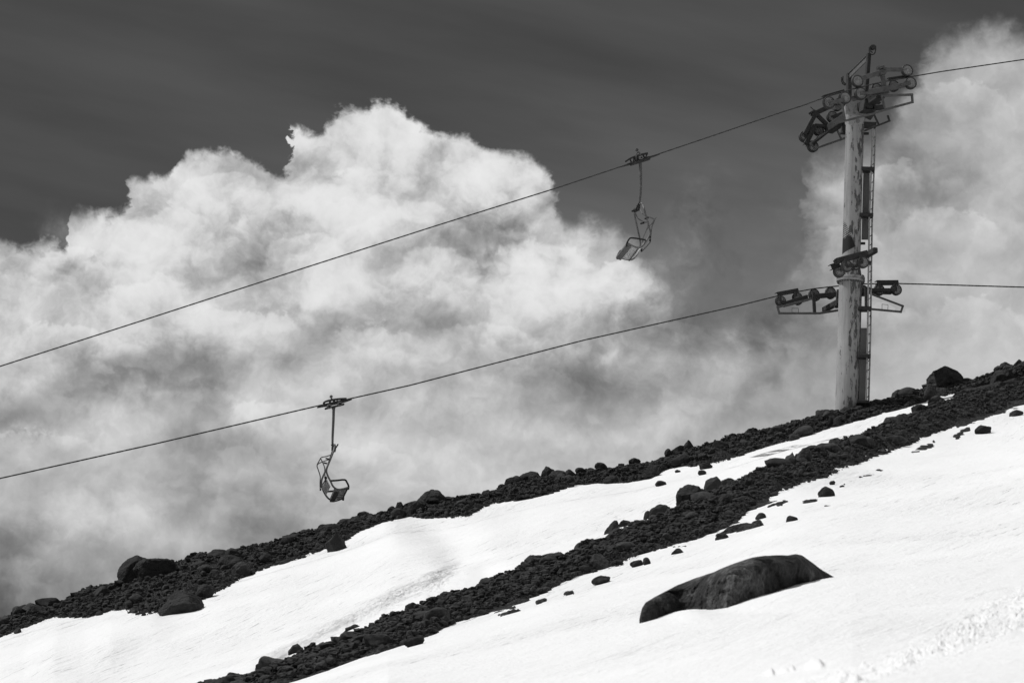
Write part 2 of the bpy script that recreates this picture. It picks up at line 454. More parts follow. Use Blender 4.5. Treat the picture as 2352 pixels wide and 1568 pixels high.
L2 = [(-500, 2060), (0, 1830), (480, 1625), (640, 1570), (760, 1535), (830, 1506), (930, 1480), (1000, 1452), (1050, 1424), (1110, 1410), (1200, 1375), (1280, 1345), (1340, 1320), (1420, 1300),
      (1480, 1272), (1560, 1250), (1640, 1225), (1700, 1196), (1720, 1168), (1790, 1128), (1850, 1108), (1922, 1086), (1960, 1075), (2036, 1042), (2138, 998), (2170, 988), (2230, 968), (2300, 945), (2352, 927), (2600, 850)]
GRAVEL_SPITS = [(1719, 1166, 1800, 1150, 6), (1676, 1224, 1746, 1203, 4), (1619, 1231, 1676, 1223, 2.5), (1495, 1274, 1573, 1257, 3), (1084, 1409, 1181, 1391, 2.5),
    (1848, 1156, 1871, 1149, 3.5), (1974, 1097, 2024, 1084, 2.5), (2100, 1038, 2145, 1020, 6), (2198, 1001, 2222, 985, 5), (2305, 946, 2335, 936, 4), (1893, 1165, 1906, 1163, 1.5),
    (1150, 1412, 1190, 1403, 2), (1700, 1190, 1735, 1184, 4), (1788, 1160, 1795, 1159, 2), (1235, 1380, 1250, 1376, 1.5), (1300, 1362, 1314, 1358, 2), (2270, 957, 2290, 950, 2), (2060, 1062, 2066, 1060, 1), (1930, 1118, 1938, 1117, 1.5)]
SNOW_GAPS = [(2001, 1039, 2035, 1035, 2.5), (1966, 1050, 1982, 1046, 2.5), (2318, 918, 2346, 916, 2.5), (2160, 912, 2184, 914, 3), (1632, 1208, 1651, 1204, 2), (1512, 1239, 1527, 1242, 1.5),
    (1303, 1105, 1343, 1106, 2), (223, 1413, 241, 1411, 2), (1735, 1172, 1790, 1150, 3), (1700, 1212, 1740, 1193, 4), (1525, 1262, 1555, 1252, 3), (1100, 1400, 1160, 1388, 2)]
DEP = {'U1': [(0, 90), (800, 95), (1947, 101), (2352, 104)], 'U2': [(0, 46), (480, 52), (1000, 58), (1500, 66), (1900, 78), (2190, 93), (2352, 97)]}
def cv(pts, x):
    a = np.array(pts, float)
    sl0 = (a[1, 1] - a[0, 1]) / (a[1, 0] - a[0, 0]); sl1 = (a[-1, 1] - a[-2, 1]) / (a[-1, 0] - a[-2, 0])
    r = np.interp(x, a[:, 0], a[:, 1])
    r = np.where(x < a[0, 0], a[0, 1] + (x - a[0, 0]) * sl0 * .7, r)
    return np.where(x > a[-1, 0], a[-1, 1] + (x - a[-1, 0]) * sl1 * .7, r)
def smooth1(a, k):
    kk = np.ones(k) / k
    return np.convolve(np.pad(a, k, mode='edge'), kk, 'same')[k:-k]

u_mid = np.linspace(-.235, .235, 1700)
u_r = .235 + np.cumsum(.0004 * 1.07 ** np.arange(90))
u_r = u_r[u_r < 1.6]
UU = np.concatenate([-u_r[::-1], u_mid, u_r])
def col_controls(UU):
    px = 1176 + FPX * UU * CT       # chart column near the middle row; refined per curve below
    def vcurve(pts, smooth):
        x = px.copy()
        for _ in range(3):
            y = cv(pts, x); x = px_of_u(UU, y)
        if smooth: y = smooth1(y, smooth)
        y = np.clip(y, -1500, 2600)
        return uv_of(x, y)[1], x, y
    vU1, xU1, yU1 = vcurve([(x, y + 8) for x, y in U1], 9)
    vL1, xL1, yL1 = vcurve(L1, 5)
    vU2, xU2, yU2 = vcurve([(x, y + float(np.interp(x, [500, 900, 1600, 2000, 2200], [34, 27, 27, 14, 9]))) for x, y in U2], 9)
    vL2, xL2, yL2 = vcurve(L2, 5)
    dU1 = np.interp(xU1, *np.array(DEP['U1'], float).T)
    dU2 = np.interp(xU2, *np.array(DEP['U2'], float).T)
    dL1 = dU1 - np.clip(1.2 + .085 * (yL1 - yU1), 1.2, 14)
    dU2 = np.minimum(dU2, dL1 - .8)
    dL2 = dU2 - np.clip(1.5 + .095 * (yL2 - yU2), 2, 16)
    return dict(vU1=vU1, vL1=vL1, vU2=vU2, vL2=vL2, dU1=dU1, dL1=dL1, dU2=dU2, dL2=dL2, gap=yU2 - yL1, yL1=yL1, yU1=yU1, yU2=yU2, yL2=yL2)
CC = col_controls(UU)
def base_v(CC, UU, Yr):
    """elevation ratio v = (z-1.6)/Y for rows Yr, columns UU (monotone piecewise curve per column)"""
    nc = len(UU)
    sm = lambda a: smooth1(smooth1(a, 81), 61)
    vL2, vU2, vL1, vU1 = sm(CC['vL2']), sm(CC['vU2']), sm(CC['vL1']), CC['vU1']
    dL2, dU2, dL1, dU1 = sm(CC['dL2']), sm(CC['dU2']), sm(CC['dL1']), sm(CC['dU1'])
    vU2 = .5 * vU2 + .5 * smooth1(CC['vU2'], 31)
    near_y = 5.0
    xw = np.clip(UU * near_y, -6, 6)
    v_near = (-1.6 + .10 * near_y + .25 * xw) / near_y + 0 * UU
    # a point in the foreground snow: on the bottom edge of the frame
    yb = np.interp(UU, [-.2, -.1, -.02, .05, .12, .19], [38, 34, 29, 23, 17, 14])
    vb = uv_of(1176, 1568)[1] + 0 * UU
    vb = np.minimum(vb, vL2 - .004 - np.clip((dL2 - yb) * .0004, 0, 1))
    yb = np.minimum(yb, dL2 - 6)
    gap = np.clip(smooth1(CC['gap'], 41) / 40, 0, 1)
    pts = [(np.full(nc, near_y), v_near), (yb, vb), (dL2, vL2), (dU2, vU2),
           (dU2 + .30 * (dL1 - dU2), vU2 - .0035 * gap + .28 * (vL1 - vU2) * gap), (dL1, vL1), (dU1, vU1),
           (dU1 + 2.5, vU1 - .004), (dU1 + 14, vU1 - .05), (np.full(nc, 190.), vU1 - .2)]
    Xs = np.array([p[0] for p in pts]); Vs = np.array([p[1] for p in pts])
    h = np.diff(Xs, axis=0); dl = np.diff(Vs, axis=0) / h
    mm = np.zeros_like(Xs)
    mm[0], mm[-1] = dl[0], dl[-1]
    for i in range(1, len(pts) - 1):
        a, b_ = dl[i - 1], dl[i]
        hm = np.where(a * b_ > 0, 2 * a * b_ / (a + b_ + 1e-12 * np.sign(a + b_ + 1e-20)), 0)
        mm[i] = hm
    # keep the crest of the near rib rounded rather than flat
    out = np.empty((len(Yr), nc))
    for j, Y in enumerate(Yr):
        i = np.clip((Xs < Y).sum(0) - 1, 0, len(pts) - 2)
        c = np.arange(nc)
        x0, x1 = Xs[i, c], Xs[i + 1, c]; t = np.clip((Y - x0) / (x1 - x0), 0, 1); hh = x1 - x0
        out[j] = (2*t**3 - 3*t*t + 1) * Vs[i, c] + (t**3 - 2*t*t + t) * hh * mm[i, c] + (-2*t**3 + 3*t*t) * Vs[i+1, c] + (t**3 - t*t) * hh * mm[i+1, c]
    return out
YR = np.concatenate([np.arange(5, 12, .35), np.arange(12, 36, .08), np.arange(36, 108, .085), np.arange(108, 125, .8), np.arange(125, 190, 4)])
VV = base_v(CC, UU, YR)
XX = UU[None, :] * YR[:, None]; YY = np.repeat(YR[:, None], len(UU), 1)
ZB = 1.6 + VV * YY
# scree mask: metres inside (+) or outside (-) the two ribs
far_w = YY > 0
nz = fbm2(XX, YY, .55, 5, 3, .62) * 2.2 + perlin2(XX * .16, YY * .5, 40) * 1.2
def rowsof(k): return CC[k][None, :]
nf = fbm2(XX, YY, 2.4, 3, 5, .6)
s2 = np.minimum(YY - rowsof('dL2') + nz * .9 + nf * .8, rowsof('dU2') + 1.3 - YY)
nf = fbm2(XX, YY, 2.4, 3, 5, .6)
s1 = YY - rowsof('dL1') + nz * .30 + nf * .9
SM = np.maximum(s2, s1)
TT = t_of_v(VV); pxs = 1176 + FPX * UU[None, :] * (CT - TT * ST); pys = 784 - FPX * TT
def seg_d(x0, y0, x1, y1):
    dx, dy = x1 - x0, y1 - y0; L = dx * dx + dy * dy
    t = np.clip(((pxs - x0) * dx + (pys - y0) * dy) / L, 0, 1)
    return np.hypot((pxs - x0 - t * dx) * .6, (pys - y0 - t * dy))
wob = fbm2(XX, YY, 1.3, 3, 77) * 7
for g in GRAVEL_SPITS:
    SM = np.maximum(SM, np.minimum((g[4] * .8 - seg_d(*g[:4]) + wob * .4 + nf * 9) * .13, .18))
SM = np.maximum(SM, np.clip((pxs - 2186) * .08, -9, 1.0) + np.clip((YY - rowsof('dL2') - 1.0) * .5, -9, 0) + nz * .15)
for g in SNOW_GAPS:
    SM = np.minimum(SM, (seg_d(*g[:4]) - g[4] + wob) * .16)
inrock = np.clip(SM, -1.5, 1.5)
rise = np.interp(inrock, [-1.5, -.4, 0, .5, 1.5], [-.62, -.20, .0, .07, .16])
lump = fbm2(XX, YY, .42, 3, 11) * .20 + fbm2(XX, YY, 1.5, 5, 12, .5) * .06
peb = pebbles(XX, YY, 1.1, 21, .07) * .16 + pebbles(XX + 3, YY, .55, 22, .10) * .11 + pebbles(XX, YY + 7, .27, 23, .09) * .055
ZR = ZB + rise + lump * np.clip(.55 + inrock * .4, .35, 1) + peb * np.clip(.7 + inrock * .3, .4, 1)
# snow: soft swells, wind ripples, an old ski track low on the slope
swell = fbm2(XX, YY, .07, 3, 31) * .5 + fbm2(XX * .6, YY, .30, 3, 32) * .10
ripple = fbm2(XX * .8, YY * 2.2, 1.2, 4, 33, .6) * .035
def hump(cx, cy, rx, ry, ang, amp):
    ca, sa = math.cos(ang), math.sin(ang)
    a = (XX - cx) * ca + (YY - cy) * sa; b = -(XX - cx) * sa + (YY - cy) * ca
    return amp * np.exp(-(a / rx) ** 2 - (b / ry) ** 2)
ZS = ZB + swell * .5 * np.clip((YY - 8) / 20, .1, 1) + ripple * np.clip((YY - 5) / 25, .2, 1)
line = (YY - 18.5) - (XX - 2.0) * -2.2
_A = at(1650, 1600, 1)
tr_old = np.exp(-((YY - (26.5 - 2.9 * (XX - .2))) / 1.8) ** 2) * np.clip((XX - .3) * 1.3, 0, 1)
def px_band(x0, y0, x1, y1, half):
    return np.exp(-(seg_d(x0, y0, x1, y1) / half) ** 2)
tr = np.maximum(px_band(1820, 1600, 2400, 1395, 26), px_band(2000, 1545, 2420, 1355, 22))
clods = np.clip(fbm2(XX, YY, 5.5, 4, 51, .6) - .08, 0, 1) * .20 - np.clip(-.10 - fbm2(XX, YY, 4.0, 3, 52, .6), 0, 1) * .16
ZS = ZS + tr * clods * np.clip((34 - YY) / 3, 0, 1)
for (cx_, cy_, rx_, ry_, am_) in ((1873, 1517, 17, 7, .055), (1770, 1532, 7, 5, .035), (1802, 1527, 9, 4, .03), (1817, 1524, 8, 4, .03)):
    ZS = ZS + am_ * np.exp(-((pxs - cx_) / rx_) ** 4 - ((pys - cy_) / ry_) ** 4)
# snow banked against the lower side of the giant boulder
ZS = ZS + .055 * np.exp(-((pxs - 1590) / 46) ** 2 - ((pys - 1424) / 12) ** 2) - .03 * np.exp(-((pxs - 1700) / 90) ** 2 - ((pys - 1408) / 12) ** 2)
ZS = ZS - np.clip(SM - .6, 0, 1) * .5
ZR = np.where(YY < 20, np.minimum(ZR, ZS - .3), ZR)
nr, nc_ = ZR.shape
idx = np.arange(nr * nc_).reshape(nr, nc_)
def sheet(name, Z, keep, mat, label=None, attrs=None):
    q_ = np.stack([idx[:-1, :-1], idx[:-1, 1:], idx[1:, 1:], idx[1:, :-1]], -1).reshape(-1, 4)
    kp = (keep[:-1, :-1] | keep[1:, 1:] | keep[1:, :-1] | keep[:-1, 1:]).ravel()
    q_ = q_[kp]
    used = np.unique(q_); remap = np.full(nr * nc_, -1); remap[used] = np.arange(len(used))
    V = np.stack([XX, YY, Z], -1).reshape(-1, 3)[used]
    ob = mesh_np(name, V, remap[q_], mat, attrs={k_: v_.ravel()[used] for k_, v_ in (attrs or {}).items()})
    ob['kind'] = 'structure'
    return ob
def seg_side(pts, reach):
    # signed distance (picture units) below a polyline, faded at its ends
    best = np.full(XX.shape, 1e9); sd = np.zeros(XX.shape); arc = np.zeros(XX.shape); run = 0.0
    for (x0, y0), (x1, y1) in zip(pts[:-1], pts[1:]):
        dx, dy = x1 - x0, y1 - y0; L = math.hypot(dx, dy)
        t = np.clip(((pxs - x0) * dx + (pys - y0) * dy) / (L * L), 0, 1)
        dd = np.hypot(pxs - x0 - t * dx, pys - y0 - t * dy)
        sg = np.sign((pys - y0) * dx - (pxs - x0) * dy)
        m_ = dd < best; sd = np.where(m_, sg * dd, sd); best = np.where(m_, dd, best); arc = np.where(m_, run + t * L, arc); run += L
    fade = np.clip(arc / reach, 0, 1) * np.clip((run - arc) / reach, 0, 1)
    return sd, fade * fade * (3 - 2 * fade)
sst = lambda t: np.clip(t, 0, 1) ** 2 * (3 - 2 * np.clip(t, 0, 1))
relief_h = fbm2(XX, YY, .09, 3, 61) * .55 + fbm2(XX, YY * .7, .30, 3, 62) * .10
vis2 = (YY > rowsof('dU2')) * 1.0
wobx = fbm2(XX, YY, .5, 3, 66) * 14
for pts, width, amp, reach in (
        ([(560, 1530), (640, 1488), (720, 1448), (810, 1400), (900, 1355), (1000, 1312), (1110, 1275)], 44, -.95, 120),
        ([(560, 1575), (700, 1500), (830, 1440), (930, 1385), (1000, 1355)], 26, .45, 80),):
    sdv, fd = seg_side(pts, reach)
    relief_h = relief_h + amp * sst((sdv + wobx + width * .15) / width) * fd * vis2 * (1 - sst((np.abs(sdv) - width * 1.4) / (width * 2.5)))
    if amp < -.9:
        rough_band = sst((sdv + 8) / 18) * sst((70 - sdv) / 30) * fd * vis2
for pts, width, amp in (([(940, 1180), (1000, 1222), (1050, 1275), (1095, 1330)], 46, -.16), ([(1060, 1200), (1110, 1250), (1160, 1300)], 60, .10),
        ([(905, 1205), (960, 1260), (1000, 1310)], 50, .12), ([(250, 1568), (330, 1480), (430, 1405)], 44, -.13), ([(150, 1560), (240, 1480), (330, 1430)], 60, .12), ([(640, 1320), (780, 1300), (880, 1230)], 50, .08)):
    dmin = np.minimum.reduce([np.hypot(pxs - x0 - np.clip(((pxs - x0) * (x1 - x0) + (pys - y0) * (y1 - y0)) / ((x1 - x0) ** 2 + (y1 - y0) ** 2), 0, 1) * (x1 - x0),
                                       pys - y0 - np.clip(((pxs - x0) * (x1 - x0) + (pys - y0) * (y1 - y0)) / ((x1 - x0) ** 2 + (y1 - y0) ** 2), 0, 1) * (y1 - y0)) for (x0, y0), (x1, y1) in zip(pts[:-1], pts[1:])])
    relief_h = relief_h + amp * np.exp(-(dmin / width) ** 2) * vis2
# melt texture and wind-crust streaks on the open slope, running with the ski tracks
near_w = np.clip((rowsof('dL2') + 1 - YY) / 3, 0, 1)
gy0, gy1 = 1300., 1095.
SDIR = math.atan2(9.0, 6.2)
ca_, sa_ = math.cos(SDIR), math.sin(SDIR)
SA, SB = XX * ca_ + YY * sa_, -XX * sa_ + YY * ca_
relief_h = relief_h + rough_band * (fbm2(XX * 2.2, YY, 1.6, 5, 63, .65) * .12) + fbm2(XX * 1.5, YY, 2.0, 4, 64, .6) * .012
snow_attr = {'drift': relief_h}
sheet('ground', ZR, ZR > ZS - .12, M['gravel'])
sheet('snow', ZS, ZS > ZR - .12, M['snow'], attrs=snow_attr)

def ground_z(x, y):
    x = np.atleast_1d(np.asarray(x, float)); y = np.atleast_1d(np.asarray(y, float))
    u = x / y
    ci = np.clip(np.searchsorted(UU, u) - 1, 0, nc_ - 2); ri = np.clip(np.searchsorted(YR, y) - 1, 0, nr - 2)
    fu = np.clip((u - UU[ci]) / (UU[ci + 1] - UU[ci]), 0, 1); fy = np.clip((y - YR[ri]) / (YR[ri + 1] - YR[ri]), 0, 1)
    def bil(Z): return (Z[ri, ci] * (1 - fu) * (1 - fy) + Z[ri, ci + 1] * fu * (1 - fy) + Z[ri + 1, ci] * (1 - fu) * fy + Z[ri + 1, ci + 1] * fu * fy)
    return np.maximum(bil(BASEZ), -1e9)
BASEZ = np.maximum(ZB + np.where(SM > 0, .06, 0), -100)
def ground_hit(px, py, ymin=12, ymax=None):
    """northing at which the slope first meets the direction (px, py)"""
    u, v = uv_of(px, py)
    c = int(np.clip(np.searchsorted(UU, float(u)), 0, nc_ - 1))
    colv = (BASEZ[:, c] - 1.6) / YR
    ok = np.where((colv >= float(v)) & (YR >= ymin))[0]
    if len(ok) == 0:
        y = float(CC['dU1'][c])
    else:
        i = int(ok[0]); y = float(YR[i])
        if i > 0 and colv[i] > colv[i - 1]:
            y -= float((YR[i] - YR[i - 1]) * np.clip((colv[i] - float(v)) / (colv[i] - colv[i - 1]), 0, 1))
    return y

# ------------------------------------------------------------------ mesh builder for made things
class MB:
    def __init__(s): s.v = []; s.f = []
    def add(s, vs, fs):
        o = len(s.v); s.v += [Vector(v) for v in vs]; s.f += [tuple(i + o for i in f) for f in fs]
        return s
    def tube(s, pts, r, seg=10, cap=True):
        pts = [Vector(p) for p in pts]; n_ = len(pts)
        rs = r if isinstance(r, (list, tuple)) else [r] * n_
        vs, fs = [], []
        up = None
        for i, p in enumerate(pts):
            t = (pts[min(i + 1, n_ - 1)] - pts[max(i - 1, 0)]).normalized()
            if up is None:
                up = Vector((0, 0, 1)) if abs(t.z) < .9 else Vector((1, 0, 0))
            a = t.cross(up).normalized(); b = a.cross(t).normalized(); up = b
            for k in range(seg):
                an = 2 * math.pi * k / seg
                vs.append(p + (a * math.cos(an) + b * math.sin(an)) * rs[i])
        for i in range(n_ - 1):
            for k in range(seg):
                k2 = (k + 1) % seg
                fs.append((i * seg + k, i * seg + k2, (i + 1) * seg + k2, (i + 1) * seg + k))
        if cap:
            fs.append(tuple(reversed(range(seg)))); fs.append(tuple((n_ - 1) * seg + k for k in range(seg)))
        return s.add(vs, fs)
    def bar(s, p, q_, w, h, side=None, bev=.12):
        """flat bar from p to q_: w across the screen plane (perpendicular to side), h along side"""
        p, q_ = Vector(p), Vector(q_); t = (q_ - p).normalized()
        sd_ = Vector(side) if side is not None else NV
        b = (sd_ - t * sd_.dot(t)).normalized(); a = t.cross(b).normalized()
        c = min(w, h) * bev
        prof = [(w/2 - c, h/2), (w/2, h/2 - c), (w/2, -h/2 + c), (w/2 - c, -h/2), (-w/2 + c, -h/2), (-w/2, -h/2 + c), (-w/2, h/2 - c), (-w/2 + c, h/2)]
        vs = [e + a * x + b * y for e in (p, q_) for x, y in prof]
        m = 8
        fs = [(i, (i + 1) % m, m + (i + 1) % m, m + i) for i in range(m)] + [tuple(reversed(range(m))), tuple(range(m, 2 * m))]
        return s.add(vs, fs)
    def chain(s, pts, w, h, side=None):
        for a, b in zip(pts[:-1], pts[1:]):
            e = (Vector(b) - Vector(a)).normalized() * w * .35
            s.bar(Vector(a) - e, Vector(b) + e, w, h, side)
            h += .003; w += .002
        return s
    def channel(s, p, q_, w, h, th=.02, side=None):
        """a C section: web plus two flanges"""
        p, q_ = Vector(p), Vector(q_); t = (q_ - p).normalized()
        sd_ = Vector(side) if side is not None else NV
        b = (sd_ - t * sd_.dot(t)).normalized(); a = t.cross(b).normalized()
        s.bar(p, q_, w, th, side)
        for sg in (-1, 1):
            o = a * sg * (w / 2 - th / 2 - .003) + b * (h / 2 + th/2)
            s.bar(p + o + t * .004, q_ + o - t * .004, th, h, side)
        return s
    def lathe(s, c, axis, prof, seg=28):
        """prof: (radius, distance along axis) closed ring profile"""
        c = Vector(c); axis = Vector(axis).normalized()
        a = axis.orthogonal().normalized(); b = axis.cross(a)
        m = len(prof); vs = []; fs = []
        for k in range(seg):
            an = 2 * math.pi * k / seg
            dv = a * math.cos(an) + b * math.sin(an)
            for r, x in prof: vs.append(c + dv * r + axis * x)
        for k in range(seg):
            k2 = (k + 1) % seg
            for i in range(m):
                i2 = (i + 1) % m
                fs.append((k * m + i, k * m + i2, k2 * m + i2, k2 * m + i))
        return s.add(vs, fs)
    def disc(s, c, axis, r, th, seg=20):
        axis = Vector(axis).normalized()
        return s.tube([Vector(c) - axis * th / 2, Vector(c) + axis * th / 2], r, seg)
    def ball(s, c, r, seg=14):
        pr = [Vector(c) + Vector((0, 0, r * math.cos(math.pi * i / 8))) for i in range(9)]
        rs = [max(r * math.sin(math.pi * i / 8), .0005) for i in range(9)]
        return s.tube(pr, rs, seg)
    def patch(s, c00, c10, c11, c01, a0, a1, b0, b1, th, na=2, nb=6, sag=0.0):
        """a slab on a bilinear patch, thickness downwards"""
        C = [Vector(c) for c in (c00, c10, c11, c01)]
        nrm = (C[1] - C[0]).cross(C[3] - C[0]).normalized()
        if nrm.z > 0: nrm = -nrm
        vs = []; fs = []
        for j in range(nb + 1):
            for i in range(na + 1):
                a = a0 + (a1 - a0) * i / na; b = b0 + (b1 - b0) * j / nb
                p = C[0] * (1 - a) * (1 - b) + C[1] * a * (1 - b) + C[2] * a * b + C[3] * (1 - a) * b
                p = p + nrm * sag * 4 * b * (1 - b)
                vs.append(p); vs.append(p + nrm * th)
        W_ = (na + 1)
        I = lambda i, j, k: (j * W_ + i) * 2 + k
        for j in range(nb):
            for i in range(na):
                fs.append((I(i, j, 0), I(i+1, j, 0), I(i+1, j+1, 0), I(i, j+1, 0)))
                fs.append((I(i, j, 1), I(i, j+1, 1), I(i+1, j+1, 1), I(i+1, j, 1)))
        for j in range(nb):
            fs.append((I(0, j, 0), I(0, j+1, 0), I(0, j+1, 1), I(0, j, 1))); fs.append((I(na, j, 0), I(na, j, 1), I(na, j+1, 1), I(na, j+1, 0)))
        for i in range(na):
            fs.append((I(i, 0, 0), I(i, 0, 1), I(i+1, 0, 1), I(i+1, 0, 0))); fs.append((I(i, nb, 0), I(i+1, nb, 0), I(i+1, nb, 1), I(i, nb, 1)))
        return s.add(vs, fs)
    def build(s, name, mat, parent=None, smooth_deg=35, at_=None):
        me = bpy.data.meshes.new(name)
        org = at_ if at_ is not None else Vector((0, 0, 0))
        me.from_pydata([tuple(v - org) for v in s.v], [], s.f); me.update()
        me.materials.append(mat)
        ob = bpy.data.objects.new(name, me); COL.objects.link(ob)
        import bmesh
        bm = bmesh.new(); bm.from_mesh(me); bmesh.ops.recalc_face_normals(bm, faces=bm.faces[:]); bm.to_mesh(me); bm.free()
        for p in me.polygons: p.use_smooth = True
        me.set_sharp_from_angle(angle=math.radians(smooth_deg))
        ob.location = org
        if parent is not None:
            ob.parent = parent
            root = parent
            off = Vector((0, 0, 0))
            while root is not None:
                off += root.location; root = root.parent
            ob.location = org - off
        return ob

def empty(name, loc):
    o = bpy.data.objects.new(name, None); COL.objects.link(o); o.location = loc; o.empty_display_size = .3
    return o

# lift line geometry: E1 runs along the rope, NV across the line (away from the viewer)
NV = Vector((-.33, .944, 0)).normalized()
E1 = Vector((.944, .33, 0)).normalized()
TP = at(1964, 275, 100)
def on(px, py, k):
    """point seen in direction (px, py) on the vertical plane k metres across the line from the tower's axis"""
    u, v = uv_of(px, py); dr = Vector((float(u), 1.0, float(v)))
    P0 = TP + NV * k
    s_ = (P0 - EYE).dot(NV) / dr.dot(NV)
    return EYE + dr * s_
PXM = .0158    # metres per direction unit at the tower

# materials of made things
def metal_material(name, base, var=.25, rough=.55, rust=0.0, scale=6):
    m, k, b = mat_new(name)
    P = k.new('ShaderNodeTexCoord').outputs['Object']
    n1 = k.noise(P, scale, 6, .65); n2 = k.noise(P, scale * 6, 4, .6)
    v = k.m('MULTIPLY', k.rng(n1, .3, .7, 1 - var, 1 + var), k.rng(n2, .3, .7, .85, 1.15))
    v = k.m('MULTIPLY', v, base)
    if rust:
        rm = k.rng(n1, .52, .60, 0, rust, smooth=True)
        v = k.m('MULTIPLY', v, k.m('SUBTRACT', 1.0, rm))
    k.put(b.inputs['Base Color'], grey(k, v))
    b.inputs['Roughness'].default_value = rough
    b.inputs['Specular IOR Level'].default_value = .35
    bump(k, b, n2, .25, .01)
    return m
M['dark'] = metal_material('dark_weathered_steel', .035, .35, .65)
M['steel'] = metal_material('grey_weathered_steel', .10, .35, .6)
M['galv'] = metal_material('galvanised_steel', .13, .25, .5)
M['pale'] = metal_material('pale_painted_steel', .34, .15, .55, rust=.5, scale=3)
M['rubber'] = metal_material('black_rubber', .018, .3, .8)
M['sheave_rim'] = metal_material('sheave_liner', .05, .3, .7)
M['sheave_plate'] = metal_material('sheave_plate', .26, .3, .5)
M['panel'] = metal_material('grey_duct', .13, .1, .7)
M['wood'] = metal_material('weathered_slats', .50, .4, .8, scale=9)
M['rope'] = metal_material('steel_rope', .05, .3, .45)

def paint_material(name, zlen, scrape=False):
    m, k, b = mat_new(name)
    P = k.new('ShaderNodeTexCoord').outputs['Object']
    x, y, z = k.sep(P)[0], k.sep(P)[1], k.sep(P)[2]
    mp = k.new('ShaderNodeMapping'); k.put(mp.inputs[0], P); mp.inputs['Scale'].default_value = (4.6, 4.6, 1.25)
    big_ = k.noise(mp.outputs[0], .9, 3, .5)
    nn = k.noise(mp.outputs[0], 1.9, 9, .68, dist=.15)
    bias = k.rng(x, -.35, .35, -.06, .09)        # the paint has gone mostly on the one side
    thr = k.m('ADD', nn, k.m('ADD', bias, k.m('MULTIPLY', k.m('SUBTRACT', big_, .5), .35)))
    peel = k.rng(thr, .575, .590, 0, 1)
    edge = k.rng(thr, .560, .577, 0, 1)
    tone = k.noise(P, 1.3, 4, .6)
    pnt = k.m('MULTIPLY', k.rng(tone, .3, .7, .90, 1.08), PAINT)
    stain = k.noise(mp.outputs[0], .5, 6, .7)
    pnt = k.m('MULTIPLY', pnt, k.rng(stain, .35, .7, 1.05, .82))
    mp2 = k.new('ShaderNodeMapping'); k.put(mp2.inputs[0], P); mp2.inputs['Scale'].default_value = (9, 9, .35)
    run = k.rng(k.noise(mp2.outputs[0], 1.6, 5, .6), .52, .72, 1.0, .72)
    pnt = k.m('MULTIPLY', pnt, run)
    bare = k.m('MULTIPLY', k.rng(k.noise(P, 8, 5, .6), .3, .7, .7, 1.3), .11)
    v = k.mix(k.m('MULTIPLY', peel, 1.0), pnt, bare)
    if scrape:
        # rope-scraped dark patch low on the side of the upper tube, with slanting score marks above it
        zr = k.m('SUBTRACT', z, k.m('MULTIPLY', x, .55))
        inz = k.m('MULTIPLY', k.rng(zr, scrape - .02, scrape + .02, 0, 1), k.rng(zr, scrape + .35, scrape + 2.0, 1, 0))
        inx = k.rng(k.m('ADD', x, k.m('MULTIPLY', k.m('SUBTRACT', zr, scrape), .30)), .02, .16, 1, 0)
        wv = k.m('SINE', k.m('MULTIPLY', zr, 80.0))
        hat_ = k.rng(k.m('ADD', wv, k.m('MULTIPLY', k.m('SUBTRACT', k.noise(P, 5, 5, .7), .5), 5.0)), -.5, .3, 0, 1)
        solid = k.rng(k.m('SUBTRACT', zr, k.m('MULTIPLY', k.noise(P, 9, 4, .7), .35)), scrape + .25, scrape + .45, 1, 0)
        sc_ = k.m('MULTIPLY', k.m('MULTIPLY', inz, inx), k.m('MAXIMUM', solid, hat_))
        sc_ = k.m('MULTIPLY', sc_, k.rng(y, .1, .25, 1, 0))
        v = k.mix(k.rng(sc_, .3, .5, 0, 1), v, .025)
    k.put(b.inputs['Base Color'], grey(k, v))
    k.put(b.inputs['Roughness'], k.mix(peel, .5, .85))
    b.inputs['Specular IOR Level'].default_value = .3
    bump(k, b, k.m('ADD', k.m('MULTIPLY', k.m('SUBTRACT', 1.0, edge), .7), k.m('MULTIPLY', tone, .3)), .5, .012)
    return m
PAINT = .39
M['paint'] = paint_material('peeling_white_paint', 10)

# ------------------------------------------------------------------ tower
A0 = at(1945.6, 939.5, 100.6); A1 = at(1954.2, 645, 100.35); A2 = TP
axis = (A2 - A0).normalized()
A2 = A0 + axis * (A2 - A0).length
A1 = A0 + axis * (A1 - A0).length
foot = A0 - axis * 1.2
tower = empty('lift_tower', A0)
tag(tower, 'tall leaning lift tower with peeling pale paint, ladder and pulley arms on the rocky ridge', 'lift tower')
q_pole = Vector((0, 0, 1)).rotation_difference(axis).to_euler()

def pole(name, prof, base, mat, seg=64):
    m = MB()
    vs = []; fs = []
    nr_ = len(prof)
    for r, z in prof:
        for k in range(seg):
            an = 2 * math.pi * k / seg
            vs.append((r * math.cos(an), r * math.sin(an), z))
    for i in range(nr_ - 1):
        for k in range(seg):
            k2 = (k + 1) % seg
            fs.append((i * seg + k, i * seg + k2, (i + 1) * seg + k2, (i + 1) * seg + k))
    fs.append(tuple(range(seg))[::-1]); fs.append(tuple((nr_ - 1) * seg + k for k in range(seg)))
    m.add(vs, fs)
    ob = m.build(name, mat, None, 30)
    ob.parent = tower; ob.location = base - A0; ob.rotation_euler = q_pole
    return ob
LL = (A1 - foot).length
pole('lower_pole', [(.425, 0), (.425, LL * .56), (.421, LL * .56 + .01), (.421, LL - .06)], foot, M['paint'])
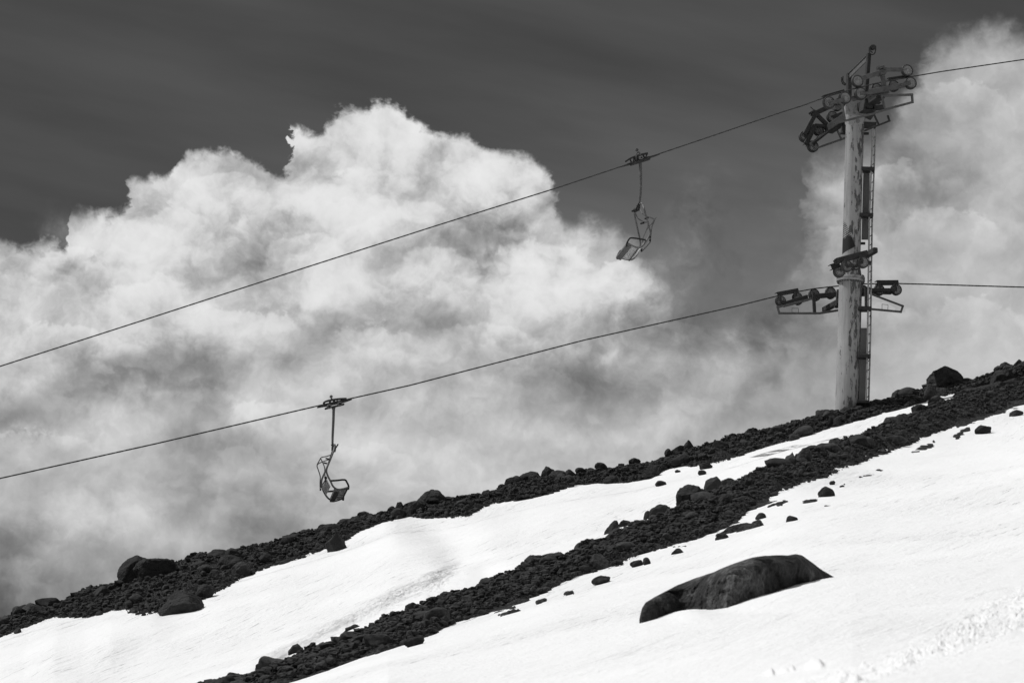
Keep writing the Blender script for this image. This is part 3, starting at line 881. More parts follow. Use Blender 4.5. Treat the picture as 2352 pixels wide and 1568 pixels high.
# bolted flange with cone and upper pole above
fl = pole('flange', [(.43, 0), (.515, .005), (.52, .02), (.52, .085), (.50, .09), (.50, .10), (.52, .105), (.52, .17), (.515, .185), (.40, .19)], A1 - axis * .05, M['pale'])
sa = axis.orthogonal().normalized(); sb = axis.cross(sa)
FM = (Matrix.Translation(A1 - axis * .05) @ q_pole.to_matrix().to_4x4()).inverted()
bolt_me = None
for k in range(28):
    an = 2 * math.pi * k / 28
    c = A1 + axis * .04 + (sa * math.cos(an) + sb * math.sin(an)) * .475
    if bolt_me is None:
        mb = MB(); mb.tube([-axis * .145, axis * .155], .022, 6); bo = mb.build('flange_bolt', M['steel'], None); bolt_me = bo.data
    else:
        bo = bpy.data.objects.new('flange_bolt', bolt_me); COL.objects.link(bo)
    bo.location = c; bo.parent = fl; bo.matrix_parent_inverse = FM
UL = (A2 - A1).length
M['paint_up'] = paint_material('scraped_white_paint', 10, scrape=1.02)
pole('upper_pole', [(.405, 0), (.40, .05), (.338, .36), (.335, .42), (.335, UL - .16)], A1 + axis * .137, M['paint_up'])
# small stubs
mb = MB()
for (px_, py_) in ((1981, 559), (1989, 307)):
    c = at(px_, py_, 100.2); mb.disc(c, (1, 0, 0), .05, .2, 10)
    mb.build('step_stub', M['dark'], tower); mb = MB()

# sheaves
def sheave_mb(c, ax, r, plate, rim):
    plate.lathe(c, ax, [(r * .16, -.055), (r * .30, -.045), (r * .42, -.012), (r * .62, -.016), (r * .74, -.05), (r * .80, -.05), (r * .80, .05), (r * .74, .05), (r * .62, .016), (r * .42, .012), (r * .30, .045), (r * .16, .055)])
    plate.disc(c, ax, r * .17, .15, 14)
    rim.lathe(c, ax, [(r * .80, -.06), (r * .90, -.075), (r * .985, -.065), (r, -.04), (r * .93, 0), (r, .04), (r * .985, .065), (r * .90, .075), (r * .80, .06)], 36)
def sheaves(train, lst, k, ax=NV):
    for px_, py_, rp in lst:
        c = on(px_, py_, k + (lst_off.get((px_, py_), 0)))
        p_, r_ = MB(), MB()
        sheave_mb(c, ax, rp * PXM, p_, r_)
        wh = p_.build('sheave', M['sheave_plate'], train, at_=c)
        # both rings are one wheel: plate mesh takes the liner as second material
        me = wh.data; n0 = len(me.polygons)
        r_ob = r_.build('liner_tmp', M['sheave_rim'], None)
        import bmesh
        bm = bmesh.new(); bm.from_mesh(me)
        bm2 = r_ob.data.copy()
        for v in bm2.vertices: v.co -= c
        bm.from_mesh(bm2)
        for f in bm.faces[n0:] if False else list(bm.faces)[n0:]: f.material_index = 1
        bm.to_mesh(me); bm.free(); me.materials.append(M['sheave_rim'])
        me.set_sharp_from_angle(angle=math.radians(35))
        bpy.data.objects.remove(r_ob); bpy.data.meshes.remove(bm2)
lst_off = {}
def f1(zx, zy): return ((1900 + zx / 4.9) * .9408, (80 + zy / 4.9) * .9408)
def f2(zx, zy): return ((1860 + zx / 5.88) * .9408, (560 + zy / 5.88) * .9408)
def train_part(name, f, k, wheels, beams, guards=(), mat='steel', wmat=None, arms=()):
    """beams: (p, q, width in picture units, depth in m, depth offset)"""
    ob = None
    for (p, q_, w_, h_, dk) in beams:
        mb = MB(); mb.bar(on(*f(*p), k + dk), on(*f(*q_), k + dk), w_ * SCF * PXM, h_)
        o_ = mb.build(name if ob is None else 'beam', M[mat], tower if ob is None else ob)
        ob = ob or o_
    for (zx, zy, rz, dk) in wheels:
        px_, py_ = f(zx, zy); lst_off.clear(); lst_off[(px_, py_)] = dk
        sheaves(ob, [(px_, py_, rz * SCF)], k)
    if guards:
        for (p, q_, w_, h_, dk) in guards:
            g = MB(); g.channel(on(*f(*p), k + dk), on(*f(*q_), k + dk), w_ * SCF * PXM, h_)
            g.build('rope_guard', M['dark'], ob)
    if arms:
        for (p, q_, w_, h_, dk) in arms:
            g = MB(); g.bar(on(*f(*p), k + dk), on(*f(*q_), k + dk), w_ * SCF * PXM, h_)
            g.build('wheel_arm', M['dark' if mat == 'dark' else 'steel'], ob)
    return ob

# --- top level, near side
SCF = .9408 / 4.9
KN, KF = -2.45, 2.45
t1 = train_part('sheave_train', f1, KN,
    [(605, 840, 76, -.05), (797, 782, 75, -.05), (985, 732, 78, -.10), (1175, 678, 72, .06), (1378, 640, 72, .06), (1580, 605, 77, -.10),
     (735, 845, 66, .45), (1240, 700, 64, .42)],
    [((1075, 715), (1500, 628), 62, .10, -.16), ((1110, 740), (1310, 715), 40, .22, .30), ((700, 815), (1120, 742), 46, .16, .14),
     ((900, 800), (1110, 752), 34, .20, .34), ((660, 905), (770, 880), 26, .25, .32), ((1095, 790), (1235, 700), 30, .18, .16)],
    [((540, 762), (790, 690), 26, .16, .06), ((1320, 552), (1530, 520), 30, .16, .08)],
    arms=[((605, 845), (790, 800), 44, .05, -.17), ((985, 730), (1085, 722), 34, .05, -.22), ((1470, 630), (1585, 603), 34, .05, -.22)])
# hold-down rocker above
t2 = train_part('hold_down_arm', f1, KN,
    [(945, 582, 74, -.06), (1540, 456, 74, -.06)],
    [((1205, 480), (1000, 545), 54, .10, -.16), ((1250, 440), (1490, 440), 48, .10, -.16), ((1232, 430), (1265, 650), 52, .14, -.02), ((1190, 482), (1275, 468), 62, .22, -.10)],
    arms=[((1190, 430), (1255, 412), 36, .22, -.12), ((1205, 505), (1270, 492), 26, .26, -.12)])
mb = MB()
for i in range(6):
    p = on(*f1(1196 + i * 11, 420 - i * 2), KN - .16); mb.lathe(p, E1, [(.055, -.008), (.075, 0), (.055, .008)], 12)
mb.build('spring', M['rubber'], t2)
# --- top level, far side (seen below left, tipped down the line)
t3 = train_part('sheave_train', f1, KF,
    [(412, 1362, 74, .0), (482, 1176, 68, .12), (645, 1010, 76, .0), (700, 880, 66, .1), (1205, 835, 62, .0), (850, 930, 60, .2)],
    [((395, 1335), (690, 1100), 46, .14, -.12), ((560, 1150), (780, 985), 56, .16, .05), ((700, 1030), (880, 905), 50, .2, .1), ((330, 1330), (440, 1110), 60, .1, -.16), ((440, 1110), (560, 1120), 40, .14, -.1)],
    [((330, 1345), (400, 1130), 50, .14, .1)], mat='dark',
    arms=[((640, 1015), (780, 960), 44, .06, -.14), ((410, 1362), (480, 1240), 34, .06, -.14), ((1130, 780), (1215, 850), 40, .08, -.16)])
t4 = train_part('hold_down_arm', f1, KF,
    [(312, 1246, 72, .0)],
    [((440, 975), (315, 1215), 56, .12, -.12), ((440, 965), (600, 890), 60, .12, -.12), ((470, 990), (590, 1110), 46, .14, -.05), ((400, 960), (480, 985), 66, .2, -.1)], mat='dark',
    arms=[((380, 965), (430, 935), 26, .2, -.12), ((385, 888), (425, 925), 8, .03, -.15), ((300, 1225), (355, 1240), 40, .06, -.12)])
# crossarm, head box and lifting frame
mb = MB()
ca_n, ca_f = on(*f1(1090, 800), KN + .35), on(*f1(690, 1065), KF - .35)
mid_ = (ca_n + ca_f) / 2
mb.bar(TP + NV * (KN + .3) + Vector((0, 0, .30)), TP + NV * (KF - .3) + Vector((0, 0, .30)), .30, .34, side=(0, 0, 1))
mb.build('crossarm', M['dark'], tower)
mb = MB()
c = TP + Vector((0, 0, .28))
mb.tube([TP - axis * .22, TP + axis * .02, TP + axis * .5, TP + axis * .75], [.36, .40, .42, .30], 8)
mb.bar(on(*f1(905, 985), -.5), on(*f1(905, 800), -.5), .70, .04)
mb.build('head_plate', M['pale'], tower, 25)
mb = MB()
mb.bar(on(*f1(1083, 255), -1.25), on(*f1(1050, 700), -1.25), 48 * SCF * PXM, .16)
mb.build('lifting_frame_post', M['dark'], tower)
mb = MB()
mb.bar(on(*f1(846, 490), 1.25), on(*f1(846, 1010), 1.25), 54 * SCF * PXM, .18)
lf = mb.build('lifting_frame_post', M['dark'], tower)
mb = MB()
a_, b_ = on(*f1(1083, 262), -1.25), on(*f1(846, 496), 1.25)
mb.bar(a_ + Vector((0, 0, .02)), b_ + Vector((0, 0, .02)), .10, .02, side=(0, 0, 1))
mb.bar(a_ - Vector((0, 0, .10)), b_ - Vector((0, 0, .10)), .04, .16, side=(0, 0, 1))
mb.build('lifting_beam', M['galv'], tower)
mb = MB()
def ring(f, pts, k, r, m=None, close=False):
    P = [on(*f(*p), k) for p in pts]
    if close: P.append(P[0])
    (m or mb).tube(P, r, 8)
ring(f1, [(1088, 175), (1088, 225), (1100, 252), (1122, 265), (1145, 258), (1160, 235), (1166, 205), (1166, 165), (1150, 150), (1115, 150), (1100, 165), (1102, 195), (1108, 225), (1128, 240)], -1.55, .022)
mb.disc(on(*f1(1134, 178), -1.55), NV, .10, .10, 14)
mb.build('lifting_hook', M['dark'], tower)
mb = MB()
ring(f1, [(775, 520), (772, 565), (780, 595), (805, 612)], 1.55, .022)
ring(f1, [(758, 535), (757, 580), (770, 612), (800, 628)], 1.55, .022)
mb.tube([on(*f1(803, 612), 1.55), on(*f1(803, 630), 1.55)], .022, 8)
mb.build('lifting_hook', M['dark'], tower)
# pulley box between the arms
mb = MB()
mb.bar(on(*f1(1030, 800), -1.2), on(*f1(1005, 945), -1.2), .12, .35)
mb.bar(on(*f1(1085, 790), -1.2), on(*f1(1075, 915), -1.2), .26, .30)
mb.disc(on(*f1(1080, 855), -1.36), NV, .17, .08, 18)
mb.bar(on(*f1(1000, 938), -1.2), on(*f1(1140, 945), -1.2), .06, .4)
mb.tube([on(*f1(1130, 900), -1.1), on(*f1(1250, 890), -1.1)], .11, 12)
mb.tube([on(*f1(1040, 960), -.9), on(*f1(1120, 1000), -.9)], .16, 12)
mb.build('pulley_box', M['dark'], tower)
mb = MB()
mb.bar(on(*f1(790, 1060), 1.0), on(*f1(780, 1190), 1.0), .20, .10)
mb.bar(on(*f1(750, 1195), 1.0), on(*f1(820, 1200), 1.0), .06, .3)
mb.build('pulley_box', M['dark'], tower)
# catwalks
def frame_part(name, f, k, lines, w_, mat, h_=.05):
    mb = MB()
    for ln in lines:
        P = [on(*f(*p), k) for p in ln]
        for i, (a, b) in enumerate(zip(P[:-1], P[1:])):
            e = (b - a).normalized() * w_ * .5
            mb.bar(a - e, b + e, w_ * (1 + .03 * i), h_ * (1 + .06 * i))
    return mb.build(name, M[mat], tower)
frame_part('catwalk', f1, KN - .35, [[(640, 1030), (672, 1084), (820, 1050), (1130, 970), (1290, 918), (1606, 832), (1600, 742), (1240, 756)], [(1240, 756), (1262, 850), (1282, 920)], [(770, 880), (800, 1050)]], .068, 'steel')
frame_part('catwalk', f1, KN + .25, [[(1040, 1170), (1330, 1055), (1312, 1000)], [(1150, 990), (1202, 1100)]], .066, 'dark')
frame_part('catwalk', f1, KF - .4, [[(690, 1112), (385, 1322), (440, 1388), (815, 1256)], [(690, 1130), (752, 1270)]], .066, 'steel')
# --- middle level, far side
SCF = .9408 / 5.88
KF2, KN2 = 2.3, -2.2
t5 = train_part('sheave_train', f2, KF2,
    [(268, 1030, 80, -.05), (508, 978, 76, .08), (748, 935, 84, .08), (985, 905, 82, .08), (1450, 880, 84, .05), (1683, 870, 84, .08), (1927, 866, 86, -.05),
     (770, 960, 74, .5), (985, 935, 70, .5), (520, 1030, 60, .5), (1690, 890, 66, .5)],
    [((345, 1060), (650, 968), 60, .10, -.14), ((690, 968), (1075, 932), 72, .12, -.12), ((1420, 880), (1560, 872), 90, .14, -.1), ((1560, 872), (1900, 872), 56, .10, -.16), ((330, 1095), (690, 1000), 26, .3, .2), ((1560, 905), (1870, 912), 24, .3, .2)],
    [((220, 925), (525, 868), 55, .20, .0), ((1652, 758), (1962, 756), 62, .20, .0)], mat='dark',
    arms=[((268, 1030), (262, 950), 34, .05, -.16), ((262, 1036), (360, 1060), 46, .05, -.18), ((490, 960), (482, 900), 34, .05, -.1),
          ((1695, 860), (1692, 770), 36, .05, -.14), ((1925, 860), (1912, 770), 34, .05, -.16), ((1850, 872), (1935, 865), 40, .05, -.2),
          ((640, 945), (640, 990), 36, .1, -.16), ((1590, 850), (1590, 895), 34, .1, -.18)])
frame_part('catwalk', f2, KF2 - .5, [[(700, 1000), (250, 1112), (225, 1110), (250, 1203), (830, 1203), (1100, 1160)]], .068, 'steel')
frame_part('catwalk', f2, KF2 - .5, [[(1575, 930), (2025, 1100), (1995, 1182), (1425, 1130)]], .068, 'steel')
frame_part('catwalk_strut', f2, KF2 - .45, [[(742, 920), (756, 1195)]], .115, 'dark', .08)
frame_part('catwalk_strut', f2, KF2 - .45, [[(1497, 850), (1500, 1120)]], .115, 'dark', .08)
frame_part('catwalk_strut', f2, KF2 - .9, [[(1090, 880), (1072, 1112)], [(1055, 1108), (1100, 1112)]], .075, 'dark', .1)
mb = MB()
for ln in ([(432, 1200), (432, 1131), (523, 1131), (525, 1200)], [(1725, 1140), (1725, 1072), (1812, 1082), (1808, 1146)]):
    mb.tube([on(*f2(*p), KF2 - .5) for p in ln], .011, 6)
    mb.build('wire_guard', M['dark'], tower); mb = MB()
# --- middle level, near side (carries no rope)
t6 = train_part('sheave_train', f2, KN2,
    [(1216, 530, 86, -.05), (1450, 476, 84, -.05), (1105, 610, 84, .55)],
    [((1215, 535), (1450, 470), 44, .06, -.16), ((1150, 560), (1420, 500), 50, .3, .25), ((1300, 575), (1375, 575), 14, .1, .3)],
    [((1082, 447), (1522, 332), 78, .20, .0), ((995, 538), (1120, 500), 78, .2, .45)], mat='dark',
    arms=[((1216, 530), (1196, 420), 36, .05, -.18), ((1446, 470), (1415, 380), 34, .05, -.18), ((1060, 430), (1080, 475), 40, .3, .2)])
mb = MB(); mb.disc(on(*f2(1335, 490), KN2 - .22), NV, .045, .06, 12); mb.build('pivot_pin', M['galv'], t6)
mb = MB()
ax_c = A1 + axis * .62
mb.bar(ax_c + NV * (KN2 + .2), ax_c + NV * -.30, .18, .2, side=(0, 0, 1))
mb.build('bracket_arm', M['dark'], tower); mb = MB()
ax_d = A1 - axis * .55
mb.bar(ax_d + NV * .38, ax_d + NV * (KF2 - .1), .18, .2, side=(0, 0, 1))
mb.build('bracket_arm', M['dark'], tower)

# ladder, brackets, cable ducts
lad = MB()
LK = 100.0
Lp = [((2005, 289), (2011, 289)), ((1997, 499), (2003.2, 499)), ((1994.6, 638), (2001, 638)), ((1993, 757), (1999.6, 757)), ((1989.5, 924), (1995, 924))]
for j in (0, 1):
    P = [at(p[j][0], p[j][1], LK + (0 if j == 0 else .34)) for p in Lp]
    for a, b in zip(P[:-1], P[1:]): lad.bar(a, b, .066, .04, side=(0, 1, 0))
lo = lad.build('ladder', M['pale'], tower)
mb = MB()
ys = np.arange(296, 920, 20.5)
for y_ in ys:
    xl = np.interp(y_, [p[0][1] for p in Lp], [p[0][0] for p in Lp]); xr = np.interp(y_, [p[1][1] for p in Lp], [p[1][0] for p in Lp])
    a, b = at(xl, y_ + 2.2, LK), at(xr, y_ - 2.2, LK + .34)
    mb.tube([a, b], .016, 8)
mb.build('rungs', M['dark'], lo)
mb = MB()
for (x0, x1, y0, y1) in ((1984, 2008, 384, 396), (1980, 2005, 490, 501), (1986, 2012, 281, 294), (1992, 2000, 600, 609), (1977, 2001, 704, 715), (1975, 1999, 813, 824), (1972, 1995.5, 919, 929)):
    yc = (y0 + y1) / 2; hh = (y1 - y0) * PXM
    mb.bar(at(x0 - 5, yc - 1, LK + .02), at(x1, yc, LK + .02), hh * .72, .30, side=(0, 1, 0))
    mb.bar(at(x0 - 5, yc + 4, LK + .25), at(x1 - 5, yc + 4, LK + .25), hh * .5, .12, side=(0, 1, 0))
    mb.build('ladder_bracket', M['dark'], tower); mb = MB()
mb = MB()
for (xa, xb, ya, xc, xd, yb) in ((1983, 1998, 396, 1979, 1995, 550), (1977, 1992.5, 753, 1973, 1990, 921)):
    p = [at(xa, ya, LK + .25), at(xb, ya, LK + .25), at(xd, yb, LK + .25), at(xc, yb, LK + .25)]
    mb.patch(p[0], p[1], p[2], p[3], 0, 1, 0, 1, .05, 1, 8)
    mb.build('duct_panel', M['panel'], tower); mb = MB()

# ------------------------------------------------------------------ ropes
def rope(name, pts, k, r, label, near_k=True):
    P = []
    xs = [p[0] for p in pts]; ys_ = [p[1] for p in pts]
    # densify
    for (a, b) in zip(pts[:-1], pts[1:]):
        nseg = max(1, int((b[0] - a[0]) / 40))
        for i in range(nseg):
            t = i / nseg; P.append((a[0] + (b[0] - a[0]) * t, a[1] + (b[1] - a[1]) * t))
    P.append(pts[-1])
    Q = [on(x, y, k) for x, y in P]
    # lay strands
    L = [0]
    for a, b in zip(Q[:-1], Q[1:]): L.append(L[-1] + (b - a).length)
    step = .06; nn_ = int(L[-1] / step)
    ts = np.linspace(0, L[-1], nn_)
    C = np.stack([np.interp(ts, L, [q[i] for q in Q]) for i in range(3)], 1)
    T = np.gradient(C, axis=0); T /= np.linalg.norm(T, axis=1)[:, None]
    up = np.array([0, 0, 1.]); Aa = np.cross(T, up); Aa /= np.linalg.norm(Aa, axis=1)[:, None]; Bb = np.cross(Aa, T)
    seg = 12; V = []
    for kk in range(seg):
        an = 2 * math.pi * kk / seg
        ph = an * 1 + 0 * ts
        rr = r * (1 + .12 * np.cos(4 * an - ts * 2 * math.pi / .30 * 1.0))
        V.append(C + (Aa * math.cos(an) + Bb * math.sin(an)) * rr[:, None])
    V = np.stack(V, 1).reshape(-1, 3)
    i = np.arange(nn_ - 1)[:, None] * seg; kx = np.arange(seg)[None, :]; k2 = (kx + 1) % seg
    F = np.stack([i + kx, i + k2, i + seg + k2, i + seg + kx], -1).reshape(-1, 4)
    ob = mesh_np(name, V, F, M['rope']); tag(ob, label, 'rope'); return ob
ra = [(-900, 1150), (-160, 892), (0, 841), (350, 728.5), (700, 615), (1000, 519), (1280, 431.5), (1436, 379.5), (1490, 361.5)] + [(1640, 311)] + [f1(0, 965), f1(300, 870), f1(540, 782), f1(680, 732), f1(797, 702), f1(900, 672), f1(985, 652), f1(1175, 604), f1(1378, 566), f1(1580, 529), f1(1960, 465), (2352, 137), (2520, 112), (3400, -20)]
rb = [(-900, 1310), (-160, 1137), (0, 1098), (360, 1018), (720, 934), (941, 884.7), (1341, 781), (1700, 701)] + [f2(0, 1010), f2(230, 953), f2(530, 890), f2(745, 851), f2(985, 823), f2(1220, 800), f2(1450, 783), f2(1683, 778), f2(1927, 776), f2(2352, 787), (2352, 659.5), (2520, 663), (3400, 690)]
rope('haul_rope', ra, KN, .021, 'upper steel haul rope climbing to the top pulleys of the tower')
rope('haul_rope', rb, KF2, .023, 'lower steel haul rope running behind the tower at mid height')

# ------------------------------------------------------------------ chairs
W2 = .62
def spline(P, m=5):
    """Catmull-Rom through points"""
    if len(P) < 3: return P
    Q = [P[0] * 2 - P[1]] + P + [P[-1] * 2 - P[-2]]
    out = []
    for i in range(1, len(Q) - 2):
        p0, p1, p2, p3 = Q[i-1:i+3]
        for j in range(m):
            t = j / m
            out.append(.5 * ((2 * p1) + (p2 - p0) * t + (2*p0 - 5*p1 + 4*p2 - p3) * t*t + (-p0 + 3*p1 - 3*p2 + p3) * t**3))
    out.append(P[-1])
    return out
def chair(fz, sc, K, spec, label, group):
    g = lambda p, dk: on(*fz(p[0], p[1]), K + dk)
    px = lambda z: z * sc * .9408 * PXM * .95
    root = empty('chairlift_chair', g(spec['grip_c'], 0))
    tag(root, label, 'lift chair', group)
    # grip
    mb = MB()
    P = spline([g(p, 0) for p in spec['bow']]); 
    for a, b in zip(P[:-1], P[1:]): mb.bar(a - (b - a) * .1, b + (b - a) * .1, px(spec['bow_w']), .10)
    a, b = g(spec['clamp'][0], -.03), g(spec['clamp'][1], -.03)
    mb.bar(a, b, px(spec['clamp_w']), .14)
    for p, q_ in spec['posts']: mb.bar(g(p, 0), g(q_, 0), px(12), .06)
    mb.tube([g(p, 0) for p in spec['sleeve']], spec['sleeve_r'], 12)
    gr = mb.build('grip', M['dark'], root)
    for (x, y, r) in spec['rollers']:
        mb = MB(); c = g((x, y), -.14); R_ = px(r)
        mb.lathe(c, NV, [(R_ * .55, -.03), (R_ * .8, -.04), (R_, -.03), (R_, .03), (R_ * .8, .04), (R_ * .55, .03)], 20)
        mb.build('roller', M['galv'], gr)
        mb = MB(); mb.disc(c, NV, R_ * .5, .05, 14); mb.build('roller_hub', M['rubber'], gr)
    mb = MB(); x, y, r = spec['ball']; c = g((x, y), 0)
    mb.lathe(c, NV, [(px(r) * .55, -.03), (px(r), -.02), (px(r), .02), (px(r) * .55, .03)], 18); mb.disc(c, NV, px(r) * .6, .05, 12)
    mb.tube([c - Vector((0, 0, px(r))), g(spec['ball_stem'], 0)], .03, 8)
    if 'loop' in spec: mb.tube(spline([g(p, -.05) for p in spec['loop']]), .03, 8)
    mb.build('guide_wheel', M['steel'], gr)
    # hanger
    mb = MB(); P = spline([g(p, 0) for p in spec['hanger']])
    wv = np.interp(np.linspace(0, 1, len(P)), [0, .6, 1], spec['hanger_w'])
    mb.tube(P, [px(x_) / 2 for x_ in wv], 14)
    mb.build('hanger', M['steel'], root)
    mb = MB()
    for p, q_, w_, dk in spec['joint']: mb.bar(g(p, dk), g(q_, dk), px(w_), .09)
    mb.build('swivel_joint', M['dark'], root)
    # side frames
    for key, dk in (('F1', -W2), ('F2', W2)):
        pts = [g(p, dk if i > 1 else dk * spec.get('top_k', .35) * (1 if i == 0 else 1.6)) for i, p in enumerate(spec[key])]
        mb = MB(); mb.tube(spline(pts), spec.get('fr', .032), 12); mb.build('side_frame', M['galv'], root)
    # seat
    c = [g(p, dk) for p, dk in zip(spec['seat'], (-W2, -W2, W2, W2))]     # near-back, near-front, far-front, far-back
    mb = MB(); nb_ = spec['slats']
    for i in range(nb_):
        a0 = i / nb_ + .02; a1 = (i + 1) / nb_ - .02
        mb.patch(c[0], c[3], c[2], c[1], a0, a1, spec['slat_b'][0], spec['slat_b'][1], .035, 1, 4)
    seat = mb.build('seat', M['wood'], root)
    mb = MB()
    for b in (.04, spec['slat_b'][1] - .04):
        mb.patch(c[0], c[3], c[2], c[1], 0, 1, b, b + .06, .07, 8, 1)
        mb.build('seat_rail', M['steel'], seat); mb = MB()
    mb = MB()
    for b0, b1 in spec['pads']: mb.patch(c[0], c[3], c[2], c[1], -.01, 1.01, b0, b1, .085, 6, 4, .03)
    mb.build('seat_pad', M['panel'], seat)
    # backrest
    c = [g(p, dk) for p, dk in zip(spec['back'], (-W2, -W2, W2, W2))]     # near-top, near-bottom, far-bottom, far-top
    mb = MB()
    for i in range(4):
        mb.patch(c[0], c[3], c[2], c[1], .02, .98, i / 4 + .02, (i + 1) / 4 - .02, .03, 6, 1)
    mb.build('backrest', M[spec.get('back_mat', 'wood')], root)
    # armrests
    for dk, off in ((-W2, (0, 0)), (W2, spec['lat'])):
        mb = MB()
        P = [g((p[0] + off[0], p[1] + off[1]), dk) for p in spec['arm']]
        mb.tube(spline(P, 3), px(spec['arm_w']) / 2, 10)
        mb.build('armrest', M['rubber'], root)
    # safety bar swung back
    mb = MB()
    for ln in spec['bar']: mb.tube(spline([g((p[0], p[1]), p[2] * W2) for p in ln], 4), spec.get('br', .019), 8)
    sb_ = mb.build('safety_bar', M['galv'], root)
    for p, q_, w_, dk in spec['handles']:
        mb = MB(); mb.tube([g(p, dk * W2), g(q_, dk * W2)], px(w_) / 2, 8); mb.build('hand_grip', M['rubber'], sb_)
    return root

c1 = dict(grip_c=(405, 265), bow=[(235, 266), (280, 235), (340, 210), (430, 182), (492, 170)], bow_w=20, clamp=((292, 300), (516, 232)), clamp_w=34,
    posts=[((285, 240), (305, 285)), ((335, 212), (325, 270)), ((345, 225), (350, 270)), ((440, 190), (462, 225)), ((490, 178), (470, 222)), ((380, 200), (385, 255)), ((365, 205), (370, 255)), ((235, 262), (243, 272))],
    sleeve=[(160, 335), (230, 312), (290, 294), (400, 255), (515, 216), (580, 197), (640, 178)], sleeve_r=[.02, .035, .042, .042, .042, .035, .02],
    rollers=[(418, 222, 20)], ball=(367, 127, 19), ball_stem=(378, 160), loop=[(356, 250), (358, 200), (366, 165), (380, 153), (396, 162), (412, 195), (430, 225)],
    hanger=[(407, 275), (411, 400), (412, 520), (409, 640), (400, 720), (393, 770)], hanger_w=[38, 34, 30],
    joint=[((395, 755), (370, 800), 18, 0), ((390, 780), (385, 850), 34, 0), ((350, 840), (310, 862), 20, .15), ((345, 830), (340, 870), 30, .2), ((385, 790), (345, 850), 26, .05), ((360, 860), (395, 840), 20, .05)],
    F1=[(405, 775), (432, 772), (452, 830), (478, 920), (512, 1040), (526, 1110), (505, 1175), (455, 1252), (400, 1297), (330, 1283), (255, 1243)],
    F2=[(345, 850), (340, 890), (352, 960), (378, 1085), (404, 1200), (408, 1268), (385, 1345), (335, 1420), (285, 1441), (205, 1428), (128, 1398)],
    seat=[(400, 1296), (250, 1243), (128, 1398), (288, 1440)], slats=7, slat_b=(.05, .70), pads=[(.66, 1.04)],
    back=[(512, 1165), (440, 1265), (330, 1415), (398, 1300)], lat=(-112, 150),
    arm=[(470, 1205), (400, 1192), (300, 1180), (270, 1200), (245, 1250), (245, 1285)], arm_w=20,
    bar=[[(405, 838, -.3), (440, 895, -.8), (490, 925, -1), (575, 962, -1), (548, 1045, -1), (532, 1185, -1)], [(345, 870, .4), (385, 950, 1), (450, 988, 1), (500, 1005, 1), (478, 1090, 1), (440, 1180, 1), (436, 1235, 1)],
         [(595, 938, -1.3), (545, 1010, -.2), (500, 1060, .8), (478, 1090, 1)], [(530, 1230, -1), (435, 1335, .9)], [(526, 1170, -1), (528, 1235, -1)]],
    handles=[((462, 952), (505, 938), 20, -1), ((410, 1010), (455, 1000), 20, 1), ((527, 1195), (524, 1220), 22, -1), ((424, 1305), (422, 1345), 22, .9), ((515, 1165), (530, 1180), 26, -1), ((592, 942), (575, 968), 10, -1)])
c2 = dict(grip_c=(392, 270), bow=[(266, 238), (272, 216), (330, 196), (440, 178), (548, 172)], bow_w=22, clamp=((282, 300), (520, 243)), clamp_w=20,
    posts=[((335, 200), (340, 235)), ((352, 196), (345, 235)), ((385, 195), (395, 225)), ((405, 190), (395, 225)), ((430, 185), (440, 215)), ((268, 218), (268, 242)), ((545, 165), (548, 182)), ((370, 300), (410, 290))],
    sleeve=[(180, 286), (240, 268), (290, 254), (400, 230), (500, 208), (560, 196), (620, 180)], sleeve_r=[.022, .04, .055, .055, .055, .04, .022],
    rollers=[(332, 272, 30), (468, 240, 30)], ball=(358, 145, 19), ball_stem=(372, 186),
    hanger=[(391, 290), (388, 400), (383, 520), (377, 640), (375, 745)], hanger_w=[36, 33, 28],
    joint=[((378, 742), (372, 830), 22, 0), ((420, 795), (445, 752), 14, .1), ((395, 750), (412, 800), 24, .05), ((412, 800), (402, 850), 18, .05), ((360, 760), (385, 758), 14, 0)],
    F1=[(395, 760), (405, 765), (385, 850), (342, 960), (306, 1050), (298, 1100), (318, 1162), (350, 1222), (380, 1285), (432, 1325), (500, 1322), (575, 1302)],
    F2=[(380, 790), (372, 850), (345, 930), (312, 1030), (282, 1100), (250, 1170), (235, 1225), (238, 1290), (268, 1365), (310, 1430), (352, 1460), (398, 1474), (455, 1462), (508, 1440)],
    seat=[(385, 1322), (575, 1306), (508, 1438), (330, 1456)], slats=6, slat_b=(.36, .94), pads=[(.04, .36)],
    back=[(303, 1190), (352, 1290), (296, 1402), (246, 1302)], lat=(-66, 138),
    arm=[(345, 1218), (430, 1213), (530, 1205), (560, 1240), (580, 1285), (576, 1330)], arm_w=24,
    bar=[[(352, 890, -.6), (290, 908, -1), (226, 925, -1), (250, 985, -1), (274, 1050, -1), (277, 1120, -1), (280, 1180, -1)], [(322, 950, .6), (255, 972, 1), (195, 1000, 1), (178, 1028, 1), (192, 1075, 1), (218, 1160, 1), (216, 1250, 1), (218, 1330, 1)],
         [(226, 925, -1), (180, 1010, 1)], [(290, 1195, -1), (232, 1290, 1)]],
    handles=[((288, 932), (332, 942), 20, -1), ((262, 988), (306, 998), 20, 1), ((284, 1165), (292, 1195), 34, -1), ((232, 1275), (240, 1300), 32, 1), ((284, 1205), (282, 1230), 20, -1), ((222, 1318), (220, 1342), 20, 1)])
fa = lambda x, y: ((1480 + x / 4.9) * .9408, (340 + y / 4.9) * .9408)
fb = lambda x, y: ((740 + x / 5.225) * .9408, (940 + y / 5.225) * .9408)
chair(fa, 1 / 4.9, KN, c1, 'empty chair on the upper rope against dark sky, seat tipping down left', 'chairs hanging from the lift ropes')
chair(fb, 1 / 5.225, KF2, c2, 'empty chair hanging from the lower rope near the ridge, seat facing right', 'chairs hanging from the lift ropes')

